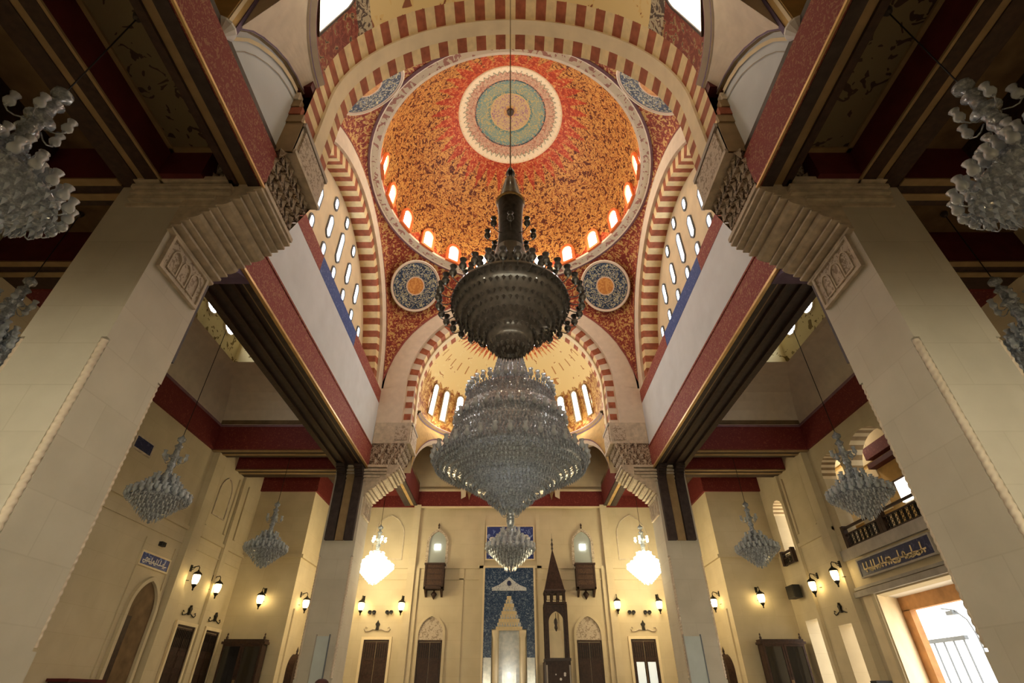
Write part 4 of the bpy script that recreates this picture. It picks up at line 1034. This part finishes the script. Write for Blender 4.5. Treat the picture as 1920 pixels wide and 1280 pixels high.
def minbar():
    cx, y0, y1 = 2.25, 28.0, 29.1; root = empty('minbar', (cx, y0, FLOOR)); tag(root, 'dark wooden minbar tower with pointed spire right of the prayer niche', 'pulpit')
    Z = lambda z: z-FLOOR; W = .56; D = y1-y0
    m = MB(); m.lathe([(.78, Z(4.37)), (.70, Z(4.45)), (.02, Z(6.45))], 'woodpanel', 4); o = m.build('spire', root, loc=(0, D/2, 0)); o.rotation_euler = (0, 0, PI/4)
    MB().lathe([(.02, Z(6.4)), (.06, Z(6.5)), (.03, Z(6.6)), (.07, Z(6.72)), (.02, Z(6.85)), (.045, Z(6.95)), (.01, Z(7.05)), (.004, Z(7.3))], 'bronze', 10, (0, D/2, 0)).build('finial', root, True)
    m = MB(); m.box(-W, W, 0, D, Z(3.76), Z(3.86), 'darkwood'); m.box(-W*.95, W*.95, .03, D-.03, Z(4.30), Z(4.40), 'darkwood'); m.build('cornice', root)
    for k in range(4):
        for yy in (.06, D-.06):
            x = -.48+.32*k; m = MB().box(x-.035, x+.035, yy-.035, yy+.035, Z(3.86), Z(4.32), 'darkwood'); m.build('gallery_post', root)
    for k in range(3):
        P = lambda a, b, o, k=k: Vector((-.32+.32*k+a, .05-o, Z(3.95)+b)); L = lancet(.2, .3, 5, True)
        MB().rim(P, L, [(-.125, -.02), (.125, -.02)]+[(max(-.125, min(.125, p[0]*1.5)), min(.36, p[1]*1.25)) for p in L[2:]], 0, .03, 'darkwood').build('gallery_arch', root)
    for x in (-W+.06, W-.06):
        for yy in (.06, D-.06): MB().box(x-.07, x+.07, yy-.07, yy+.07, Z(1.4), Z(3.76), 'darkwood').build('post', root)
    P = lambda a, b, o: Vector((a, .1-o, Z(1.47)+b)); L = lancet(.74, 1.98, 8, True)
    outer = [(-.5, 0), (.5, 0)]+[(.5 if p[0] > 0.02 else (-.5 if p[0] < -.02 else 0), 2.28 if p[1] > 1.6 else p[1]) for p in L[2:]]
    MB().rim(P, L, outer, 0, .06, 'woodpanel').build('arch_panel', root)
    MB().box(-.36, .36, D-.1, D-.06, Z(1.5), Z(2.7), 'cream').build('back_panel', root)
    m = MB().tube([(0, .3, Z(3.4)), (0, .3, Z(3.15))], .012, 'iron', 5); m.lathe([(.02, Z(3.18)), (.08, Z(3.1)), (.1, Z(2.98)), (.06, Z(2.86)), (.09, Z(2.75)), (.02, Z(2.6))], 'bronze', 8, (0, .3, 0)); m.build('hanging_lamp', root)
    m = MB().box(-W-.03, W+.03, -.05, D+1.3, 0, Z(1.4), 'darkwood')
    m.box(-W-.06, W+.06, -.08, D+.05, Z(1.36), Z(1.48), 'woodpanel'); m.build('base', root)
    m = MB(); R = random.Random(4)
    for k in range(16):
        a, b_ = R.uniform(-.34, .34), R.uniform(.6, 2.85); r = R.uniform(.03, .06)
        P = lambda p, q, o, a=a, b_=b_: Vector((a+p, -.055-o, b_+q)); m.plate(P, [(r*cos(2*PI*i/10), r*sin(2*PI*i/10)) for i in range(10)], 0, .008, 'white')
    m.build('pearl_inlay', root)
    for s in (-1, 1):
        P = lambda a, b, o, s=s: Vector((s*(W-.02)+a, -.055-o, .3+b)); MB().plate(P, rect(.07, 2.5), 0, .01, 'greystone').build('inlay_strip', root)
minbar()

# ---------------- mashrabiya balconies and the windows behind them
def balcony(x, label, wl):
    P = wallP((x, QY, 6.0), N_Q); L = lancet(.98, 1.88, 10, True)
    w = window(P, L, 'carvedlight', 'dimpane', .14, .12, wl)
    MB().plate(wallP((0, 0, 0), N_Q), rect(.34, .30, .88), .03, .09, 'bulb').build('lamp', w)
    MB().lathe([(.01, 2.02), (.05, 2.08), (.03, 2.16), (.06, 2.24), (.005, 2.36)], 'darkwood', 8, (0, -.1, 0)).build('finial', w)
    root = empty('balcony', (x, QY, 4.76)); tag(root, label, 'balcony')
    W, D, H = .53, .6, 1.22
    MB().box(-W, W, -D, 0, .0, .1, 'darkwood').build('floor_board', root)
    for a in (-W+.05, W-.05):
        for b in (-D+.05, -.05): MB().box(a-.05, a+.05, b-.05, b+.05, 0, H, 'darkwood').build('post', root)
    MB().box(-W-.04, W+.04, -D-.04, 0, H, H+.09, 'darkwood').build('top_rail', root)
    m = MB().box(-W+.1, W-.1, -D+.03, -D+.07, .1, H, 'mashrabiya')
    for k in range(4): m.box(-W+.1, W-.1, -D+.01, -D+.03, .14+k*.29, .2+k*.29, 'darkwood')
    m.build('lattice_panel', root)
    for a in (-W+.03, W-.07): MB().box(a, a+.04, -D+.1, -.1, .1, H, 'mashrabiya').build('side_lattice', root)
    for a in (-W+.1, W-.1): MB().prism([(-D+.08, 0), (-D+.02, -.05), (-.05, -.34), (0, -.34), (0, 0)], a-.05, a+.05, 'darkwood', 'x').build('bracket', root)
b = NB('dimpane'); M['dimpane'] = b.bsdf((.42, .47, .45), .3)
balcony(-4.2, 'dark wooden lattice balcony high on the prayer wall, left of the niche', 'small pointed window with a lamp inside above the left lattice balcony')
balcony(4.15, 'dark wooden lattice balcony high on the prayer wall, right of the minbar spire', 'small pointed window with a lamp inside above the right lattice balcony')

def crest(o, n, label, k=1.0):
    P = wallP((0, 0, 0), n); m = MB()
    m.plate(P, [(-.09*k, -.16*k), (.09*k, -.16*k), (.06*k, 0), (.12*k, .12*k), (.05*k, .2*k), (0, .3*k), (-.05*k, .2*k), (-.12*k, .12*k), (-.06*k, 0)], -.01, .1, 'iron')
    root = m.build('wall_crest', loc=o); tag(root, label, 'wall ornament')
    for s in (-1, 1):
        MB().tube([P(s*a*k, b*k, .05) for a, b in ((.05, -.14), (.22, -.12), (.42, -.2), (.58, -.22), (.68, -.12), (.62, -.02), (.54, -.06))], .028*k, 'carvedlight' if abs(o[1]-QY) < .1 else 'iron', 6).build('scroll', root)
crest((-7.05, QY, 3.02), N_Q, 'carved scroll crest above the dark door left of the prayer niche')
crest((7.05, QY, 3.02), N_Q, 'carved scroll crest above the glass-paned door right of the minbar')
crest((-SX, 24.5, 3.0), N_L, 'dark iron crest on the left aisle wall above the door nearer the arched door', .8)
crest((-SX, 26.8, 3.0), N_L, 'dark iron crest on the left aisle wall above the door nearer the bookcase', .8)
crest((SX, 23.75, 3.0), N_R, 'dark iron crest above the narrow bright doorway of the right aisle wall', .8)
def drop_orn(x, label):
    m = MB().lathe([(.01, -.2), (.1, -.06), (.17, .06), (.1, .16), (.04, .2), (.06, .26), (.005, .32)], 'darkwood', 8, (0, -.06, 0))
    tag(m.build('wall_boss', True and None, True, loc=(x, QY, 4.50)), label, 'wall ornament')
drop_orn(-4.2, 'dark carved boss under the left lattice balcony'); drop_orn(4.15, 'dark carved boss under the right lattice balcony')

# ---------------- floodlight heads in pairs
for i, (x, pr, wh) in enumerate(((-7.55, 'left pair', 'left'), (-7.32, 'left pair', 'left'), (-6.62, 'right pair', 'left'), (-6.40, 'right pair', 'left'), (6.40, 'left pair', 'right'), (6.62, 'left pair', 'right'), (7.25, 'right pair', 'right'), (7.47, 'right pair', 'right'))):
    root = empty('floodlight', (x, QY, 3.72))
    tag(root, 'small black floodlight under the %s lit chandelier, %s one of the %s' % (wh, 'left' if i % 2 == 0 else 'right', pr), 'floodlight', 'floodlights on the prayer wall')
    MB().lathe([(.02, 0), (.085, .02), (.095, .2), (.08, .2), (.01, .17)], 'blackbox', 12).build('housing', root, True).rotation_euler = (math.radians(100), 0, 0)
    MB().box(-.02, .02, -.08, 0, -.12, .02, 'iron').build('mount', root)

# ---------------- bookcases, screens, boards, loudspeaker
def bookcase(x, w, label, pale):
    root = empty('bookcase', (x, 27.62, FLOOR)); tag(root, label, 'bookcase'); H = HH(1.98); W = w/2; D = .5
    m = MB(); m.box(-W, W, -D, 0, 0, .12, 'darkwood'); m.box(-W, -W+.08, -D, 0, .12, H, 'darkwood'); m.box(W-.08, W, -D, 0, .12, H, 'darkwood'); m.box(-W, W, -.05, 0, .12, H, 'darkwood')
    for k in range(1, 5): m.box(-W+.08, W-.08, -D+.06, -.05, k*.66, k*.66+.04, 'darkwood')
    m.build('carcass', root)
    m = MB().box(-W-.08, W+.08, -D-.08, 0, H, H+.1, 'woodpanel'); m.box(-W-.02, W+.02, -D-.02, 0, H+.1, H+.2, 'darkwood'); m.build('cornice', root)
    for s in (-1, 1): MB().lathe([(.05, H+.2), (.06, H+.28), (.02, H+.34), (.04, H+.4), (.005, H+.46)], 'darkwood', 8, (s*(W-.05), -D+.1, 0)).build('finial', root, True)
    for s in (-1, 1):
        P = lambda a, b, o, s=s: Vector((s*W/2+a, -D-o, .2+b)); r0 = rect(W-.2, H-.35, .06); 
        d = MB().rim(P, r0, grow(r0, .09), 0, .04, 'woodpanel').build('door', root)
        MB().plate(P, r0, .0, .01, 'darkglass').build('glass_pane', d)
        MB().plate(lambda a, b, o, s=s: Vector((s*.03+a, -D-o, 1.2+b)), rect(.035, 1.0), .04, .06, 'tan').build('handle', d)
b = NB('darkglass'); M['darkglass'] = b.bsdf((.012, .011, .012), .08, 0, .6)
bookcase(-12.4, 1.85, 'dark wooden bookcase with glass doors at the end of the left aisle', 1)
bookcase(12.65, 1.95, 'dark wooden bookcase with glass doors at the end of the right aisle', 1)
for s in (-1, 1):
    root = empty('wooden_screen', (s*10.9, 29.6, FLOOR)); tag(root, 'narrow dark pointed wooden screen against the return wall beside the far %s pillar' % SIDE[s], 'wooden screen')
    P = wallP((0, 0, 0), (-s, 0, 0)); L = lancet(1.0, HH(1.65), 8, True)
    MB().plate(P, L, 0, .3, 'darkwood').build('panel', root); MB().rim(P, L, grow(L, .07), 0, .36, 'woodpanel').build('frame', root)
    c = P(0, 0, .18); MB().lathe([(.07, HH(1.7)), (.04, HH(1.78)), (.06, HH(1.85)), (.005, HH(2.05))], 'darkwood', 8, c).build('finial', root)
for s, x, w in ((-1, -7.82, .55), (1, 7.58, .72)):
    root = empty('notice_board', (x, FY0-.12, FLOOR)); tag(root, 'pale glass notice board standing at the front of the far %s pillar' % SIDE[s], 'notice board')
    P = wallP((0, 0, 0), N_Q)
    MB().plate(P, rect(w, HH(2.05)-.9, .9), 0, .03, 'glasspanel').build('panel', root)
    for q in (-1, 1): MB().plate(P, [(p[0]+q*w/2, p[1]) for p in rect(.04, HH(2.12))], -.01, .05, 'greystone' if q < 0 else 'bluegrey').build('upright', root)
    MB().box(-w/2-.1, w/2+.1, -.25, .1, 0, .05, 'greystone').build('foot', root)
root = empty('loudspeaker', (SX-.06, 26.7, 4.1)); tag(root, 'black loudspeaker box beside a lantern on the right aisle wall', 'loudspeaker')
P = wallP((0, 0, 0), N_R); MB().plate(P, rect(.72, .55, -.27), .05, .4, 'blackbox').build('cabinet', root)
MB().plate(P, rect(.62, .45, -.22), .4, .415, 'iron').build('grille', root); MB().box(-.06, .02, -.1, .1, -.1, .1, 'iron').build('bracket', root)
root = empty('wall_sensor', (-SX, 21.0, 4.95)); tag(root, 'small black sensor box above the blue sign on the left aisle wall', 'sensor')
MB().box(0, .14, -.14, .14, -.08, .08, 'blackbox').build('housing', root); MB().box(.14, .16, -.06, .06, -.04, .04, 'iron').build('lens', root)

# ---------------- gallery railing and small balcony on the right wall
def railing(y0, y1, z, label, h=.78, x=SX-.05):
    root = empty('railing', (x, (y0+y1)/2, z)); tag(root, label, 'railing'); L = (y1-y0)/2
    MB().box(-.06, .06, -L, L, h-.07, h, 'darkwood').build('top_rail', root); MB().box(-.04, .04, -L, L, h-.30, h-.25, 'darkwood').build('middle_rail', root); MB().box(-.04, .04, -L, L, 0, .06, 'darkwood').build('bottom_rail', root)
    for q in (-1, 1): MB().box(-.09, .09, q*L-.09, q*L+.09, 0, h+.06, 'darkwood').build('post', root)
    m = MB(); n = max(2, int((y1-y0)/.28))
    for k in range(n):
        yy = -L+(k+.5)*2*L/n; m.box(-.02, .02, yy-.13, yy-.10, .06, h-.25, 'iron'); m.box(-.02, .02, yy+.10, yy+.13, .06, h-.25, 'iron')
        for j in range(3):
            zz = .12+j*.13; m.tube([(0, yy-.09, zz), (0, yy, zz+.08), (0, yy+.09, zz), (0, yy, zz-.05), (0, yy-.09, zz)], .014, 'iron', 4)
    m.build('fretwork', root)
railing(17.0, 19.1, 4.95, 'dark fretwork railing of the gallery, section nearer the near right pillar')
railing(19.3, 21.6, 4.95, 'dark fretwork railing of the gallery, section below the chandelier')
railing(25.85, 26.9, 5.3, 'short dark railing under the tall arched window of the right aisle wall', .6, SX-.2)
root = empty('gallery_lamp', (SX+1.6, 19.4, 6.3)); tag(root, 'white lit square panel inside the upper gallery beside the pillar', 'lamp')
MB().box(-.05, .05, -.42, .42, -.05, .75, 'bulb').build('panel', root); MB().box(.05, .12, -.47, .47, -.1, .8, 'greystone').build('frame', root)
# court gate seen through the portal
root = empty('court_gate', (SX+5.2, 25.45, FLOOR)); tag(root, 'grey barred gate in the glaring daylight beyond the portal', 'gate')
MB().box(-.08, .08, -1.1, 1.1, HH(1.95), HH(2.1), 'bluegrey').build('top_rail', root)
for k in range(4): MB().box(-.03, .03, -.9+k*.6-.02, -.9+k*.6+.02, 0, HH(1.95), 'bluegrey').build('bar', root)
root = empty('street_lamp', (SX+5.0, 24.4, FLOOR)); tag(root, 'grey street lamp on a curved arm beyond the portal', 'lamp')
MB().tube([(0, -.9, 0), (0, -.9, 3.6), (0, -.75, 4.2), (0, -.3, 4.6), (0, .4, 4.75)], .03, 'bluegrey', 6).build('pole', root)
MB().box(-.12, .12, -.3, .1, 4.45, 4.6, 'bluegrey').build('lamp_head', root)
# things whose tops just enter at the lower edge
root = empty('shelf_unit', (-SX+.35, 19.0, FLOOR)); tag(root, 'dark low shelf top at the very bottom left, against the aisle wall', 'shelf')
MB().box(-.3, .3, -.8, .8, 0, HH(.36), 'darkwood').build('carcass', root); MB().box(-.34, .34, -.85, .85, HH(.36), HH(.44), 'deepred').build('top', root)
root = empty('display_stand', (SX-.6, 21.9, FLOOR)); tag(root, 'small black display stand top at the bottom edge in front of the right aisle wall', 'stand')
MB().box(-.25, .25, -.25, .25, 0, HH(.2), 'white').build('body', root); MB().box(-.28, .28, -.28, .1, HH(.2), HH(.46), 'blackbox').build('screen', root)

def person():
    X, Y = -2.62, 8.4
    def skin(name, verts, edges, mat, parent=None, sub=2):
        me = bpy.data.meshes.new(name); me.from_pydata([v[:3] for v in verts], edges, [])
        o = bpy.data.objects.new(name, me); COL.objects.link(o); me.materials.append(M[mat])
        sk = o.modifiers.new('skin', 'SKIN'); 
        if not me.skin_vertices: bpy.context.view_layer.objects.active = o
        lay = me.skin_vertices[0].data if me.skin_vertices else None
        if lay:
            for i, v in enumerate(verts): lay[i].radius = (v[3], v[4] if len(v) > 4 else v[3])
            lay[0].use_root = True
        sb = o.modifiers.new('sub', 'SUBSURF'); sb.levels = sub; sb.render_levels = sub
        if parent: o.parent = parent
        return o
    V = [(0, 0, .94, .15, .11), (0, 0, 1.12, .135, .10), (0, 0, 1.32, .165, .11), (0, 0, 1.45, .10, .08), (0, 0, 1.52, .055), (0, .01, 1.60, .07, .085), (0, .01, 1.69, .082, .10), (0, 0, 1.745, .06, .075),
         (-.19, 0, 1.42, .06), (-.24, .02, 1.14, .045), (-.25, -.08, .92, .033), (-.25, -.11, .86, .03), (.19, 0, 1.42, .06), (.24, .02, 1.14, .045), (.25, -.08, .92, .033), (.25, -.11, .86, .03),
         (-.10, 0, .86, .095), (-.11, -.01, .48, .062), (-.11, .02, .08, .045), (-.11, -.14, .035, .035), (.10, 0, .86, .095), (.11, -.01, .48, .062), (.11, .02, .08, .045), (.11, -.14, .035, .035)]
    E = [(0, 1), (1, 2), (2, 3), (3, 4), (4, 5), (5, 6), (6, 7), (3, 8), (8, 9), (9, 10), (10, 11), (3, 12), (12, 13), (13, 14), (14, 15), (0, 16), (16, 17), (17, 18), (18, 19), (0, 20), (20, 21), (21, 22), (22, 23)]
    for s, hw in ((-1, 11), (1, 15)):       # fingers rooted in the palm
        for k, (dx, ln) in enumerate(((-.024, .06), (-.008, .07), (.008, .066), (.024, .05))):
            b0 = len(V); V += [(s*.25+dx, -.12, .83, .010), (s*.25+dx, -.135, .80, .009), (s*.25+dx*1.1, -.13, .80-ln*.6, .008)]; E += [(hw, b0), (b0, b0+1), (b0+1, b0+2)]
        b0 = len(V); V += [(s*.25-s*.035, -.13, .85, .011), (s*.25-s*.045, -.15, .815, .009)]; E += [(hw, b0), (b0, b0+1)]
    o = skin('person', V, E, 'skin'); o.location = (X, Y, FLOOR); tag(o, 'standing person with dark red-brown hair whose head just enters the bottom edge left of centre', 'person')
    MB().lathe([(.098, 1.60), (.108, 1.66), (.106, 1.72), (.085, 1.77), (.05, 1.795), (.005, 1.80)], 'hair', 18, (0, .02, 0)).build('hair', o, True)
    MB().lathe([(.19, .80), (.20, .95), (.175, 1.12), (.21, 1.32), (.20, 1.42), (.11, 1.49), (.07, 1.52)], 'cloth', 20).build('shirt', o, True)
    for s in (-1, 1): MB().tube([(s*.10, 0, .92), (s*.11, -.01, .5), (s*.11, .02, .07)], [.12, .085, .075], 'trousers', 12).build('trouser_leg', o, True)
    for s in (-1, 1): MB().tube([(s*.16, 0, 1.43), (s*.235, .01, 1.2), (s*.245, -.0, 1.08)], [.075, .062, .06], 'cloth', 10).build('sleeve', o, True)
    for s in (-1, 1): MB().lathe([(.002, -.014), (.013, 0), (.002, .014)], 'white', 8, (s*.032, -.088, 1.66)).build('eye', o, True)
    MB().lathe([(.018, 1.615), (.016, 1.635), (.008, 1.66)], 'skin', 8, (0, -.095, 0)).build('nose', o, True)
person()

# ================================================================== LIGHT, SKY, CAMERA
def point(name, loc, e, col, r=.15):
    l = bpy.data.lights.new(name, 'POINT'); l.energy = e; l.color = col; l.shadow_soft_size = r
    o = bpy.data.objects.new(name, l); COL.objects.link(o); o.location = loc; return o
def area(name, loc, rot, e, col, sx, sy):
    l = bpy.data.lights.new(name, 'AREA'); l.shape = 'RECTANGLE'; l.size = sx; l.size_y = sy; l.energy = e; l.color = col
    o = bpy.data.objects.new(name, l); COL.objects.link(o); o.location = loc; o.rotation_euler = rot; return o
WARM = (1.0, .68, .33)
# assumed cove lamps on the dome ring, no fittings built
for k in range(11):
    a = 2*PI*(k+.5)/11; cc = cos(a)**2
    point('cove_lamp', (5.6*sin(a), DC+5.6*cos(a), RING+.35), 42+85*cc, (1.0, .84, .58), .25)
# unseen lamps assumed on the ledge of the far half dome
for a in (-60, -25, 25, 60):
    p = half_surf(True, math.radians(a))(0, .25, .7); point('cove_lamp', p, 45, (1.0, .84, .55), .2)
for a in (-55, 0, 55):
    p = half_surf(False, math.radians(a))(0, .25, .8); point('cove_lamp', p, 30, (1.0, .84, .55), .2)  # unseen lamps added to brighten the near half dome
point('niche_lamp', (-.07, QY-.6, .9), 9, (1.0, .97, .9), .1)  # added light with no fitting, whitens the greyish niche tile
point('gallery_light', (SX+1.0, 22.3, 9.8), 90, (1.0, .92, .78), .2)  # added point light that brightens the gallery interior
# cool fill added behind the camera, in place of daylight from unseen doors
area('entrance_daylight', (0, -8.4, -.1), (math.radians(90), 0, PI), 3300, (.88, .94, 1.0), 16, 2.4)
for s in (-1, 1): point('entrance_lamp', (s*9.5, -4.0, 1.2), 520, (1.0, .84, .56), .3)  # added warm lights without fittings, for assumed lamps that yellow the pillar fronts
# lit chandeliers by the prayer wall
for s in (-1, 1):
    point('chandelier_light', (s*7.0, 27.6, 4.2), 150, WARM, .4)
w = bpy.data.worlds.new('World'); SC.world = w; w.use_nodes = True
bg = w.node_tree.nodes['Background']; bg.inputs[0].default_value = (1.0, .96, .90, 1); bg.inputs[1].default_value = 4.5
cam = bpy.data.cameras.new('camera'); cam.sensor_width = 36; cam.sensor_fit = 'HORIZONTAL'
FPX = 940.0
cam.lens = FPX/1920*36; cam.shift_x = 3/1920; cam.clip_start = .05; cam.clip_end = 200
co = bpy.data.objects.new('camera', cam); COL.objects.link(co)
co.location = (0, 0, 0); co.rotation_euler = (PI/2+math.atan(665/FPX), 0, 0); SC.camera = co
# lift everything from eye level to floor level
for o in list(COL.objects):
    if o.parent is None: o.location.z += EYE
SC.view_settings.view_transform = 'Standard'; SC.view_settings.look = 'None'
SC.view_settings.exposure = 0.0; SC.view_settings.gamma = 1.0; SC.view_settings.use_curve_mapping = False
